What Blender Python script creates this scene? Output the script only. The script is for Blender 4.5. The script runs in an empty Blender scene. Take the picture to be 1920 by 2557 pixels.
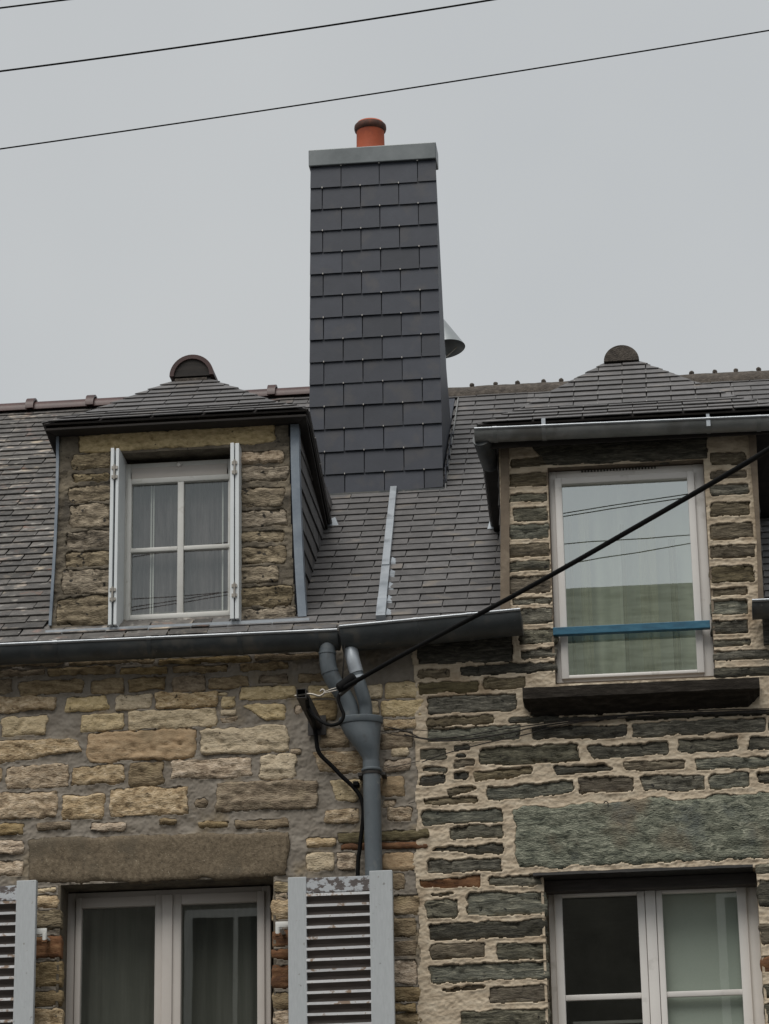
import bpy, bmesh, math, random
import numpy as np
from mathutils import Vector, Matrix, Euler
random.seed(7)
S = bpy.context.scene
COL = S.collection
R = math.radians
# ------------------------------------------------------------------ camera
F = 7200.0; W0, H0 = 1920.0, 2557.0
pit, yaw, rol = R(19.427), R(5.953), R(0.976)
fwd = Vector((-math.sin(yaw)*math.cos(pit), math.cos(yaw)*math.cos(pit), math.sin(pit)))
rt = fwd.cross(Vector((0, 0, 1))).normalized(); up0 = rt.cross(fwd)
CR = math.cos(rol)*rt - math.sin(rol)*up0
CU = math.sin(rol)*rt + math.cos(rol)*up0
CAM = Vector((0, 0, 7.0)) - 16.2*fwd
cd = bpy.data.cameras.new('camera'); cam = bpy.data.objects.new('camera', cd); COL.objects.link(cam)
cam.matrix_world = Matrix(((CR.x, CU.x, -fwd.x, CAM.x), (CR.y, CU.y, -fwd.y, CAM.y), (CR.z, CU.z, -fwd.z, CAM.z), (0, 0, 0, 1)))
cd.sensor_fit = 'VERTICAL'; cd.sensor_height = 24; cd.lens = F/H0*24; cd.clip_end = 2000; cd.clip_start = 0.1
S.camera = cam
# ------------------------------------------------------------------ overcast sky
w = bpy.data.worlds.new('World'); S.world = w; w.use_nodes = True
nt = w.node_tree; nt.nodes.clear()
sky = nt.nodes.new('ShaderNodeTexSky'); sky.sky_type = 'NISHITA'; sky.sun_disc = False
SUN_EL, SUN_AZ = R(60), R(198)
sky.sun_elevation = SUN_EL; sky.sun_rotation = SUN_AZ; sky.air_density = 1.0; sky.dust_density = 4.0
hs = nt.nodes.new('ShaderNodeHueSaturation'); hs.inputs['Saturation'].default_value = 0.25; hs.inputs['Value'].default_value = 1.0
mx = nt.nodes.new('ShaderNodeMix'); mx.data_type = 'RGBA'; mx.inputs[0].default_value = 0.97
tc = nt.nodes.new('ShaderNodeTexCoord'); nz = nt.nodes.new('ShaderNodeTexNoise'); nz.inputs['Scale'].default_value = 6.0
nz.inputs['Detail'].default_value = 3
cr = nt.nodes.new('ShaderNodeValToRGB')
cr.color_ramp.elements[0].position = 0.35; cr.color_ramp.elements[0].color = (0.885, 0.925, 0.955, 1)
cr.color_ramp.elements[1].position = 0.7; cr.color_ramp.elements[1].color = (0.945, 0.98, 1.0, 1)
vm = nt.nodes.new('ShaderNodeVectorMath'); vm.operation = 'SCALE'; vm.inputs['Scale'].default_value = 3.68
bg = nt.nodes.new('ShaderNodeBackground'); bg.inputs['Strength'].default_value = 0.1
wo = nt.nodes.new('ShaderNodeOutputWorld'); L = nt.links.new
L(sky.outputs[0], hs.inputs['Color']); L(tc.outputs['Generated'], nz.inputs['Vector']); L(nz.outputs[0], cr.inputs[0])
L(cr.outputs[0], vm.inputs[0]); L(hs.outputs[0], mx.inputs[6]); L(vm.outputs[0], mx.inputs[7])
L(mx.outputs[2], bg.inputs['Color']); L(bg.outputs[0], wo.inputs['Surface'])
sd = bpy.data.lights.new('sun', 'SUN'); sd.energy = 1.5; sd.angle = R(42); sd.color = (1.0, 0.965, 0.91)
so = bpy.data.objects.new('sun', sd); COL.objects.link(so)
# direction towards the sun (azimuth measured from +Y clockwise)
sv = Vector((math.sin(SUN_AZ)*math.cos(SUN_EL), math.cos(SUN_AZ)*math.cos(SUN_EL), math.sin(SUN_EL)))
so.rotation_euler = (-sv).to_track_quat('-Z', 'Y').to_euler(); so.location = (0, -20, 30)
S.view_settings.view_transform = 'Standard'; S.view_settings.look = 'None'; S.view_settings.gamma = 1
S.view_settings.exposure = 0.65; S.view_settings.use_curve_mapping = False
S.render.engine = 'CYCLES'

# ------------------------------------------------------------------ geometry helpers
def ray(u, v): return fwd + CR*((u-960)/F) - CU*((v-1278.5)/F)
def P(u, v, Y=0.0):
    d = ray(u, v); return CAM + d*((Y-CAM.y)/d.y)
def PX(u, v, X):
    d = ray(u, v); return CAM + d*((X-CAM.x)/d.x)
def proj(p):
    q = Vector(p)-CAM; z = q.dot(fwd); return 960+F*q.dot(CR)/z, 1278.5-F*q.dot(CU)/z
RT = math.tan(R(38)); RY0 = -0.05; RZ0 = 6.304
def roofz(Y): return RZ0+(Y-RY0)*RT
def PR(u, v):
    d = ray(u, v); s = (RZ0+(CAM.y-RY0)*RT-CAM.z)/(d.z-d.y*RT); return CAM+d*s

WL = {}
def link(o, parent, world=Vector((0, 0, 0))):
    COL.objects.link(o)
    if parent is not None:
        o.parent = parent
    WL[o.name] = Vector(world)
def meshdata(name, vs, fs, m=None, smooth=False):
    me = bpy.data.meshes.new(name); me.from_pydata([tuple(v) for v in vs], [], [tuple(f) for f in fs])
    if m: me.materials.append(m)
    if smooth: me.polygons.foreach_set('use_smooth', [True]*len(me.polygons))
    return me
def mk(name, vs, fs, m, parent=None, smooth=False, origin=None):
    """mesh given in world coordinates, origin at its centre"""
    vs = [Vector(v) for v in vs]
    if origin is None:
        lo = [min(v[i] for v in vs) for i in range(3)]; hi = [max(v[i] for v in vs) for i in range(3)]
        origin = Vector([(a+b)/2 for a, b in zip(lo, hi)])
    origin = Vector(origin)
    me = meshdata(name, [v-origin for v in vs], fs, m, smooth)
    o = bpy.data.objects.new(name, me)
    link(o, parent, origin)
    o.location = origin-(WL[parent.name] if parent is not None else Vector())
    return o
def place(name, me, M, parent):
    o = bpy.data.objects.new(name, me); link(o, parent, M.translation)
    o.matrix_basis = Matrix.Translation(-WL[parent.name]) @ M
    return o
def empty(name, loc, parent=None):
    o = bpy.data.objects.new(name, None); link(o, parent, loc)
    o.location = Vector(loc)-(WL[parent.name] if parent is not None else Vector()); o.empty_display_size = .2
    return o
def tag(o, label=None, cat=None, group=None, kind=None):
    if label: o['label'] = label
    if cat: o['category'] = cat
    if group: o['group'] = group
    if kind: o['kind'] = kind
    return o
class MB:
    def __init__(s): s.v = []; s.f = []
    def add(s, vs, fs):
        n = len(s.v); s.v += [Vector(v) for v in vs]; s.f += [tuple(i+n for i in f) for f in fs]; return s
    def box(s, x0, x1, y0, y1, z0, z1, b=0.0):
        if b <= 0:
            return s.add([(x, y, z) for x in (x0, x1) for y in (y0, y1) for z in (z0, z1)],
                  [(0, 1, 3, 2), (4, 6, 7, 5), (0, 4, 5, 1), (2, 3, 7, 6), (0, 2, 6, 4), (1, 5, 7, 3)])
        bm = bmesh.new(); bmesh.ops.create_cube(bm, size=1)
        for v in bm.verts: v.co = Vector(((x0+x1)/2+v.co.x*(x1-x0), (y0+y1)/2+v.co.y*(y1-y0), (z0+z1)/2+v.co.z*(z1-z0)))
        bmesh.ops.bevel(bm, geom=bm.edges[:], offset=b, segments=2, affect='EDGES', profile=.5)
        bm.verts.index_update()
        s.add([v.co.copy() for v in bm.verts], [[v.index for v in f.verts] for f in bm.faces]); bm.free(); return s
    def tube(s, pts, r, n=12, cap=True, squash=None):
        pts = [Vector(p) for p in pts]; k = len(pts); rs = r if isinstance(r, (list, tuple)) else [r]*k
        ref = None; vs = []; fs = []
        for i, p in enumerate(pts):
            t = (pts[min(i+1, k-1)]-pts[max(i-1, 0)]).normalized()
            if ref is None:
                ref = t.cross(Vector((0, 0, 1)) if abs(t.z) < .9 else Vector((0, 1, 0))).normalized()
            ref = (ref-t*ref.dot(t)).normalized(); b = t.cross(ref)
            for j in range(n):
                a = 2*math.pi*j/n; vs.append(p+(ref*math.cos(a)+b*math.sin(a))*rs[i])
        for i in range(k-1):
            for j in range(n):
                fs.append((i*n+j, i*n+(j+1) % n, (i+1)*n+(j+1) % n, (i+1)*n+j))
        if cap: fs += [tuple(range(n))[::-1], tuple((k-1)*n+j for j in range(n))]
        return s.add(vs, fs)
    def prism(s, poly, ax, a, b):
        """poly: list of 2D points in the two axes other than ax (in xyz order)"""
        n = len(poly); vs = []
        for c in (a, b):
            for p in poly:
                q = list(p); q.insert(ax, c); vs.append(q)
        fs = [tuple(range(n)), tuple(range(n, 2*n))[::-1]]+[(i, i+n, (i+1) % n+n, (i+1) % n) for i in range(n)]
        return s.add(vs, fs)
    def make(s, name, m, parent=None, smooth=False, origin=None):
        o = mk(name, s.v, s.f, m, parent, smooth, origin)
        bm = bmesh.new(); bm.from_mesh(o.data); bmesh.ops.recalc_face_normals(bm, faces=bm.faces); bm.to_mesh(o.data); bm.free()
        if smooth:
            o.data.polygons.foreach_set('use_smooth', [True]*len(o.data.polygons))
            try: o.data.set_sharp_from_angle(angle=R(38))
            except Exception: pass
        return o
def curve(pts, n=8):
    pts = [Vector(p) for p in pts]; out = []
    q = [2*pts[0]-pts[1]]+pts+[2*pts[-1]-pts[-2]]
    for i in range(1, len(q)-2):
        for j in range(n):
            t = j/n; a, b, c, d = q[i-1:i+3]
            out.append(.5*((2*b)+(c-a)*t+(2*a-5*b+4*c-d)*t*t+(3*b-a-3*c+d)*t**3))
    return out+[pts[-1]]
def thick(poly, N, t):
    """slab from a planar polygon (world), thickened by t against N"""
    n = len(poly); N = Vector(N).normalized(); a = [Vector(p) for p in poly]; b = [p-N*t for p in a]
    return a+b, [tuple(range(n)), tuple(range(n, 2*n))[::-1]]+[(i, i+n, (i+1) % n+n, (i+1) % n) for i in range(n)]
def hash2(ix, iy, seed):
    h = (ix.astype(np.int64)*374761393+iy.astype(np.int64)*668265263+seed*1442695041) & 0xffffffff
    h = ((h ^ (h >> 13))*1274126177) & 0xffffffff; h = h ^ (h >> 16)
    return (h & 0xffffff)/float(0xffffff)
def vnoise(x, y, seed=0):
    x = np.asarray(x, float); y = np.asarray(y, float)
    ix = np.floor(x); iy = np.floor(y); fx = x-ix; fy = y-iy
    fx = fx*fx*(3-2*fx); fy = fy*fy*(3-2*fy)
    a = hash2(ix, iy, seed); b = hash2(ix+1, iy, seed); c = hash2(ix, iy+1, seed); d = hash2(ix+1, iy+1, seed)
    return (a*(1-fx)+b*fx)*(1-fy)+(c*(1-fx)+d*fx)*fy
def fbm(x, y, seed=0, oc=4):
    s = 0; a = .5; t = 0
    for i in range(oc):
        s = s+a*vnoise(np.asarray(x)*2**i+i*17.3, np.asarray(y)*2**i-i*9.1, seed+i); t += a; a *= .5
    return s/t-.5

# ------------------------------------------------------------------ materials
def lin(c):
    return tuple((x/255/12.92 if x/255 <= .04045 else ((x/255+.055)/1.055)**2.4) for x in c)+(1,)
def nd(t, ty, **kw):
    n = t.nodes.new(ty)
    for k, v in kw.items(): setattr(n, k, v)
    return n
def surf(name, cols, scale=12, stretch=(1, 1, 1), rough=.85, bump=.3, bdist=.004, rnd=.25, metal=0, spots=None, spotscale=60,
         spotcut=.62, stain=None, stainscale=3, staincut=.55, detail=8, distort=0.0, spec=.5, fine=120, coat=0, hue=0.0):
    """cols: list of (pos, rgb linear) for a noise ramp; spots/stain: extra colours with thresholds"""
    m = bpy.data.materials.new(name); m.use_nodes = True; t = m.node_tree; L = t.links.new
    b = t.nodes['Principled BSDF']; b.inputs['Roughness'].default_value = rough; b.inputs['Metallic'].default_value = metal
    b.inputs['Specular IOR Level'].default_value = spec
    g = nd(t, 'ShaderNodeNewGeometry'); oi = nd(t, 'ShaderNodeObjectInfo')
    sc = nd(t, 'ShaderNodeVectorMath', operation='SCALE'); sc.inputs[0].default_value = (31.7, 17.3, 23.9); L(oi.outputs['Random'], sc.inputs['Scale'])
    ad = nd(t, 'ShaderNodeVectorMath', operation='ADD'); L(g.outputs['Position'], ad.inputs[0]); L(sc.outputs[0], ad.inputs[1])
    mp = nd(t, 'ShaderNodeMapping'); mp.inputs['Scale'].default_value = stretch; L(ad.outputs[0], mp.inputs['Vector'])
    n1 = nd(t, 'ShaderNodeTexNoise'); n1.inputs['Scale'].default_value = scale; n1.inputs['Detail'].default_value = detail
    n1.inputs['Roughness'].default_value = .65; n1.inputs['Distortion'].default_value = distort; L(mp.outputs[0], n1.inputs['Vector'])
    rp = nd(t, 'ShaderNodeValToRGB'); e = rp.color_ramp.elements
    while len(e) < len(cols): e.new(.5)
    for el, (p, c) in zip(e, cols): el.position = p; el.color = tuple(c)+((1,) if len(c) == 3 else ())
    L(n1.outputs[0], rp.inputs[0]); col = rp.outputs[0]
    def over(col, c, scl, cut, wid, st=None, k=1.0):
        n = nd(t, 'ShaderNodeTexNoise'); n.inputs['Scale'].default_value = scl; n.inputs['Detail'].default_value = 5
        L((ad if st is None else mp).outputs[0], n.inputs['Vector'])
        mr = nd(t, 'ShaderNodeMapRange'); mr.inputs[1].default_value = cut; mr.inputs[2].default_value = cut+wid; mr.inputs[4].default_value = k
        L(n.outputs[0], mr.inputs[0]); mm = nd(t, 'ShaderNodeMix', data_type='RGBA'); L(mr.outputs[0], mm.inputs[0]); L(col, mm.inputs[6])
        mm.inputs[7].default_value = tuple(c)+(1,); return mm.outputs[2]
    if stain:
        for i, s_ in enumerate(stain if isinstance(stain, list) else [stain]): col = over(col, s_, stainscale*(1+.37*i), staincut, .12, k=.85)
    if spots:
        for i, s_ in enumerate(spots if isinstance(spots, list) else [spots]): col = over(col, s_, spotscale*(1+.5*i), spotcut, .06)
    hv = nd(t, 'ShaderNodeHueSaturation'); mr = nd(t, 'ShaderNodeMapRange'); mr.inputs[3].default_value = 1-rnd; mr.inputs[4].default_value = 1+rnd
    L(oi.outputs['Random'], mr.inputs[0]); L(mr.outputs[0], hv.inputs['Value']); L(col, hv.inputs['Color'])
    if hue:
        wn = nd(t, 'ShaderNodeTexWhiteNoise', noise_dimensions='1D'); L(oi.outputs['Random'], wn.inputs['W'])
        m2 = nd(t, 'ShaderNodeMapRange'); m2.inputs[3].default_value = .5-hue; m2.inputs[4].default_value = .5+hue
        L(wn.outputs[0], m2.inputs[0]); L(m2.outputs[0], hv.inputs['Hue'])
        m3 = nd(t, 'ShaderNodeMapRange'); m3.inputs[3].default_value = .75; m3.inputs[4].default_value = 1.1
        L(wn.outputs[0], m3.inputs[0]); L(m3.outputs[0], hv.inputs['Saturation'])
    L(hv.outputs[0], b.inputs['Base Color'])
    if bump:
        n2 = nd(t, 'ShaderNodeTexNoise'); n2.inputs['Scale'].default_value = fine; n2.inputs['Detail'].default_value = 6; L(mp.outputs[0], n2.inputs['Vector'])
        mxx = nd(t, 'ShaderNodeMix', data_type='FLOAT'); mxx.inputs[0].default_value = .45; L(n1.outputs[0], mxx.inputs[2]); L(n2.outputs[0], mxx.inputs[3])
        bp = nd(t, 'ShaderNodeBump'); bp.inputs['Strength'].default_value = bump; bp.inputs['Distance'].default_value = bdist
        L(mxx.outputs[0], bp.inputs['Height']); L(bp.outputs[0], b.inputs['Normal'])
    return m
def glass(name, refl, tint=(.9, .93, .9)):
    m = bpy.data.materials.new(name); m.use_nodes = True; t = m.node_tree; t.nodes.clear(); L = t.links.new
    o = nd(t, 'ShaderNodeOutputMaterial'); tr = nd(t, 'ShaderNodeBsdfTransparent'); tr.inputs[0].default_value = tint+(1,)
    gl = nd(t, 'ShaderNodeBsdfGlossy'); gl.inputs['Roughness'].default_value = .004; gl.inputs['Color'].default_value = (.95, 1, .98, 1)
    lw = nd(t, 'ShaderNodeLayerWeight'); lw.inputs['Blend'].default_value = .5; mm = nd(t, 'ShaderNodeMixShader')
    pw = nd(t, 'ShaderNodeMath', operation='POWER'); pw.inputs[1].default_value = 4; L(lw.outputs['Facing'], pw.inputs[0])
    mr = nd(t, 'ShaderNodeMapRange'); mr.inputs[3].default_value = refl; mr.inputs[4].default_value = 1.0; L(pw.outputs[0], mr.inputs[0])
    n = nd(t, 'ShaderNodeTexNoise'); n.inputs['Scale'].default_value = 1.6; bp = nd(t, 'ShaderNodeBump'); bp.inputs['Strength'].default_value = .06; bp.inputs['Distance'].default_value = .0025
    g = nd(t, 'ShaderNodeNewGeometry'); L(g.outputs['Position'], n.inputs['Vector']); L(n.outputs[0], bp.inputs['Height']); L(bp.outputs[0], gl.inputs['Normal'])
    L(mr.outputs[0], mm.inputs[0]); L(tr.outputs[0], mm.inputs[1]); L(gl.outputs[0], mm.inputs[2]); L(mm.outputs[0], o.inputs[0]); return m
def cloth(name, c1, c2, scale=30, trans=.35, stretch=(1, 1, .05)):
    m = surf(name, [(.3, c1), (.7, c2)], scale=scale, stretch=stretch, bump=0, rough=.95, rnd=0, spec=.1)
    t = m.node_tree; b = t.nodes['Principled BSDF']; o = [n for n in t.nodes if n.type == 'OUTPUT_MATERIAL'][0]
    tl = nd(t, 'ShaderNodeBsdfTranslucent'); src = b.inputs['Base Color'].links[0].from_socket; t.links.new(src, tl.inputs[0])
    ms = nd(t, 'ShaderNodeMixShader'); ms.inputs[0].default_value = trans; t.links.new(b.outputs[0], ms.inputs[1]); t.links.new(tl.outputs[0], ms.inputs[2]); t.links.new(ms.outputs[0], o.inputs[0])
    return m
M = {}
M['t'] = surf('sandstone_tan', [(.30, (0.1158, 0.0759, 0.04063)), (.42, (0.3472, 0.2472, 0.146)), (.55, (0.5239, 0.4025, 0.2602)), (.72, (0.7309, 0.5922, 0.4379))], scale=26, stretch=(.8, 1, 1.7), bump=1, bdist=.02, rnd=.10, spots=(.07, .05, .028), spotcut=.67, spotscale=34, hue=.004, distort=.5, fine=75)
M['p'] = surf('sandstone_pale', [(.28, (0.2369, 0.1689, 0.08193)), (.42, (0.4986, 0.3844, 0.2151)), (.6, (0.6483, 0.5125, 0.3072)), (.75, (0.7978, 0.6581, 0.4199))], scale=30, stretch=(.8, 1, 1.5), bump=1, bdist=.016, rnd=.08, spots=(.12, .09, .05), spotcut=.67, spotscale=38, hue=.003, fine=80)
M['o'] = surf('sandstone_orange', [(.3, (0.275, 0.1782, 0.0935)), (.45, (0.396, 0.2754, 0.1595)), (.6, (0.462, 0.3348, 0.2035)), (.75, (0.55, 0.4212, 0.275))], scale=24, stretch=(1, 1, 2.0), bump=.9, bdist=.010, rnd=.04, fine=80, stain=(.30, .22, .13), stainscale=5)
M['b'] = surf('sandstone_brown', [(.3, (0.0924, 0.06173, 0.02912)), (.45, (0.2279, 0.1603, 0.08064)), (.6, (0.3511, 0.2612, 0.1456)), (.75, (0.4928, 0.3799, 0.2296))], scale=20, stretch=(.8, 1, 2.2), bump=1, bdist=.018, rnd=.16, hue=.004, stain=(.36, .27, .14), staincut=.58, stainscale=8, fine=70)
M['r'] = surf('stone_rust', [(.3, (.07, .032, .015)), (.5, (.17, .075, .03)), (.75, (.26, .15, .07))], scale=14, stretch=(1, 1, 3), bump=.8, bdist=.01, rnd=.2)
M['k'] = surf('weathered_grey_stone', [(.30, (0.0484, 0.03838, 0.02472)), (.43, (0.174, 0.1329, 0.07996)), (.56, (0.3025, 0.2407, 0.1527)), (.74, (0.5445, 0.4429, 0.298))], scale=17, stretch=(.8, 1, 2.6), bump=1, bdist=.022, rnd=.22, spots=(.025, .02, .014), spotcut=.62, spotscale=26, hue=.004, distort=.8, fine=60)
M['l'] = surf('lintel_granite', [(.3, (0.0805, 0.0594, 0.03675)), (.5, (0.1552, 0.1188, 0.0756)), (.75, (0.2472, 0.1958, 0.1313))], scale=48, bump=1, bdist=.006, rnd=.02, spots=[(.34, .29, .21), (.035, .027, .018)], spotscale=80, spotcut=.66, stain=(.105, .084, .056), stainscale=4)
M['g'] = surf('schist_green', [(.30, (0.0235, 0.02143, 0.01436)), (.44, (0.08878, 0.08234, 0.05746)), (.56, (0.1763, 0.1636, 0.1168)), (.72, (0.4047, 0.3666, 0.2681))], scale=15, stretch=(.7, 1, 4.2), bump=1, bdist=.022, rnd=.26, spots=(.015, .013, .010), spotcut=.64, spotscale=24, hue=.006, distort=1.0, fine=70)
M['u'] = surf('schist_blue', [(.30, (0.03111, 0.03201, 0.02494)), (.44, (0.1017, 0.1035, 0.08084)), (.56, (0.1974, 0.1942, 0.1505)), (.72, (0.4307, 0.4055, 0.3096))], scale=14, stretch=(.6, 1, 4.5), bump=1, bdist=.022, rnd=.18, spots=(.018, .019, .018), spotcut=.65, spotscale=24, distort=1.2, fine=70)
M['d'] = surf('schist_dark', [(.30, (0.01456, 0.0134, 0.009274)), (.46, (0.05387, 0.04955, 0.03709)), (.60, (0.1165, 0.1071, 0.08114)), (.76, (0.3058, 0.2812, 0.2145))], scale=15, stretch=(.7, 1, 4.5), bump=1, bdist=.02, rnd=.2, hue=.006, distort=1.0, fine=70)
M['n'] = surf('schist_brown', [(.30, (0.0276, 0.01955, 0.01035)), (.45, (0.09775, 0.0759, 0.0437)), (.58, (0.1725, 0.138, 0.0828)), (.74, (0.3335, 0.2818, 0.1898))], scale=16, stretch=(.7, 1, 4.2), bump=1, bdist=.02, rnd=.25, hue=.005, distort=1.0, fine=70)
M['m'] = surf('mossy_stone', [(.3, (.045, .032, .015)), (.5, (.13, .105, .05)), (.75, (.25, .215, .12))], scale=11, stretch=(1, 1, 5), bump=1, bdist=.013, rnd=.15, distort=1)
M['s'] = surf('schist_lintel', [(.30, (0.03136, 0.03564, 0.0255)), (.41, (0.1064, 0.1166, 0.0867)), (.50, (0.2016, 0.2106, 0.1581)), (.60, (0.3136, 0.3186, 0.2448)), (.74, (0.56, 0.5508, 0.4386))], scale=21, stretch=(.8, 1, 2.2), bump=1, bdist=.03, rnd=.02, stain=[(.22, .18, .125), (.12, .135, .125)], stainscale=3.0, staincut=.57, distort=1.0, detail=12, fine=70)
M['mortar_grey'] = surf('mortar_grey', [(.3, (0.1728, 0.145, 0.112)), (.5, (0.2322, 0.2017, 0.1646)), (.7, (0.2808, 0.2485, 0.2072))], scale=9, bump=.35, bdist=.005, rnd=0, stain=[(.33, .31, .275), (.25, .195, .12)], stainscale=2.6, staincut=.58, fine=90, spots=(.12, .10, .075), spotcut=.70)
M['mortar_beige'] = surf('mortar_beige', [(.3, (0.3275, 0.2552, 0.1782)), (.5, (0.5201, 0.4286, 0.313)), (.7, (0.655, 0.5635, 0.4334))], scale=15, stretch=(.8, 1, 2.5), bump=.6, bdist=.006, rnd=0, stain=(.30, .22, .14), stainscale=4.5, staincut=.60, fine=90)
M['mortar_dormer'] = surf('mortar_dormer', [(.3, (.06, .05, .036)), (.5, (.13, .108, .078)), (.72, (.20, .17, .125))], scale=10, bump=.8, bdist=.01, rnd=0, stain=[(.26, .215, .15), (.05, .042, .032)], stainscale=4.2, staincut=.58, spots=(.05, .04, .03), spotscale=35, spotcut=.64)
M['render_edge'] = surf('render_band', [(.3, (.13, .10, .07)), (.7, (.23, .18, .13))], scale=10, bump=.6, bdist=.006, rnd=0, stain=(.33, .27, .2), staincut=.62, stainscale=6)
M['slate'] = surf('roof_slate', [(.3, (0.0882, 0.08464, 0.08455)), (.55, (0.1215, 0.1159, 0.1149)), (.8, (0.162, 0.1546, 0.152))], scale=14, stretch=(1, 1, 1), rough=.55, bump=.35, bdist=.003, rnd=.17, spec=.4, hue=.006, stain=[(.20, .175, .15), (.10, .098, .095)], staincut=.60, stainscale=5)
M['slate_old'] = surf('roof_slate_old', [(.3, (0.05985, 0.05681, 0.05301)), (.5, (0.1068, 0.09964, 0.09277)), (.75, (0.1581, 0.1443, 0.1308))], scale=14, rough=.7, bump=.8, bdist=.006, rnd=.34, spec=.3, hue=.006, stain=[(.40, .335, .26), (.20, .125, .10), (.34, .32, .29)], staincut=.60, stainscale=7, spots=(.045, .04, .035), spotscale=32, spotcut=.64)
M['slate_new'] = surf('chimney_slate', [(.3, (0.02913, 0.03376, 0.0465)), (.6, (0.037, 0.0422, 0.05673)), (.85, (0.04566, 0.05063, 0.06603))], scale=9, rough=.55, bump=.4, bdist=.003, rnd=.20, spec=.4, stain=(.052, .052, .058), stainscale=6)
M['hook'] = surf('hook_metal', [(.3, (.36, .34, .31)), (.7, (.45, .43, .40))], bump=0, rough=.35, metal=.6, rnd=0)
M['zinc'] = surf('zinc', [(.3, (0.297, 0.33, 0.363)), (.5, (0.396, 0.429, 0.462)), (.75, (0.506, 0.539, 0.572))], scale=5, rough=.42, metal=.35, bump=.1, bdist=.003, rnd=.05, stain=(.22, .24, .26), stainscale=6)
M['zinc_blue'] = surf('zinc_blue', [(.3, (.15, .18, .22)), (.5, (.21, .245, .285)), (.75, (.29, .32, .36))], scale=6, rough=.5, metal=.3, bump=.15, bdist=.003, rnd=.05)
M['zinc_dark'] = surf('zinc_weathered', [(.3, (0.03825, 0.0442, 0.04675)), (.5, (0.0578, 0.0646, 0.068)), (.75, (0.085, 0.0918, 0.0935))], scale=5, stretch=(1, 1, 2), rough=.5, metal=.25, bump=.12, bdist=.003, rnd=.05, stain=[(.045, .046, .045), (.11, .105, .095)], stainscale=6, spots=(.16, .15, .135), spotscale=24, spotcut=.70)
M['zinc_bead_lit'] = surf('zinc_bead_lit', [(.3, (0.2604, 0.279, 0.2976)), (.7, (0.372, 0.3906, 0.4092))], scale=6, rough=.3, metal=.5, bump=0, rnd=0)  # paler than the trough: highlight on the lit lip put into the colour
M['zinc_mid'] = surf('zinc_mid', [(.3, (.17, .175, .17)), (.5, (.23, .235, .23)), (.75, (.31, .31, .30))], scale=6, rough=.45, metal=.3, bump=.12, bdist=.003, rnd=.03, stain=(.14, .135, .125), stainscale=5)
M['pipe'] = surf('pipe_grey', [(.3, (.078, .094, .106)), (.7, (.118, .137, .150))], scale=9, stretch=(1, 1, .5), rough=.5, bump=.12, bdist=.003, rnd=.06, stain=[(.17, .175, .17), (.07, .075, .078)], stainscale=9, staincut=.60, spots=(.22, .215, .20), spotscale=38, spotcut=.70)
M['black'] = surf('black_rubber', [(.3, (.0035, .0035, .004)), (.7, (.006, .006, .006))], rough=.8, bump=0, rnd=0, spec=.15)
M['iron'] = surf('painted_iron', [(.3, (.012, .011, .010)), (.7, (.03, .024, .02))], scale=30, rough=.6, bump=.2, bdist=.002, rnd=0)
M['galv'] = surf('galvanised', [(.3, (.25, .23, .2)), (.7, (.4, .37, .33))], scale=30, rough=.5, metal=.5, bump=0, rnd=0)
M['pvc'] = surf('pvc_white', [(.3, (0.696, 0.666, 0.63)), (.7, (0.756, 0.726, 0.69))], scale=5, rough=.4, bump=0, rnd=0, stain=(.5, .47, .43), stainscale=9, staincut=.62)
M['pvc_pink'] = surf('pvc_beige', [(.3, (0.4928, 0.4503, 0.4104)), (.7, (0.5376, 0.4959, 0.456))], scale=5, rough=.42, bump=0, rnd=0)
M['paint_white'] = surf('paint_white', [(.3, (.60, .595, .56)), (.7, (.66, .655, .625))], scale=12, rough=.5, bump=.1, bdist=.002, rnd=0, stain=(.45, .43, .39), stainscale=14, staincut=.62)
M['shutter_paint'] = surf('shutter_grey_paint', [(.3, (0.3996, 0.4212, 0.432)), (.7, (0.4644, 0.486, 0.4968))], scale=20, stretch=(6, 6, 1), rough=.65, bump=.35, bdist=.002, rnd=.03, spots=[(.13, .115, .10), (.26, .25, .23)], spotscale=20, spotcut=.68)
M['shutter_peel'] = surf('shutter_peeled', [(.42, (.10, .085, .08)), (.48, (.13, .11, .105)), (.5, (.44, .46, .48)), (.7, (.5, .52, .54))], scale=13, stretch=(1, 1, 1.6), rough=.7, bump=.8, bdist=.004, rnd=.03)
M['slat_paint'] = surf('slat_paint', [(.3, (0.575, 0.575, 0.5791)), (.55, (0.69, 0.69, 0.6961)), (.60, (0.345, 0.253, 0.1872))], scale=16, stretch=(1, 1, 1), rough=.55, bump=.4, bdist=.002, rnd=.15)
M['slat_under'] = surf('slat_brown', [(.3, (.085, .070, .062)), (.7, (.14, .118, .105))], scale=14, stretch=(.5, 1, 4), rough=.9, bump=.2, rnd=.15)  # dark brown for back board and slats, except slat front and top faces
M['alu'] = surf('shutter_metal', [(.3, (.66, .69, .70)), (.7, (.72, .75, .76))], scale=8, rough=.4, bump=0, rnd=.02, stain=(.5, .5, .49), stainscale=14, staincut=.64)
M['terracotta'] = surf('terracotta', [(.3, (.36, .075, .028)), (.7, (.48, .105, .042))], scale=14, rough=.7, bump=.1, bdist=.002, rnd=0, stain=(.28, .06, .03), stainscale=9)
M['pot_rim'] = surf('sooty_terracotta', [(.3, (.035, .018, .014)), (.55, (.09, .035, .022)), (.8, (.22, .07, .035))], scale=20, rough=.8, bump=.1, rnd=0)
M['ridge_red'] = surf('ridge_red', [(.3, (.035, .013, .011)), (.6, (.062, .022, .018)), (.85, (.10, .045, .034))], scale=12, rough=.45, bump=.2, bdist=.003, rnd=.15)
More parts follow.
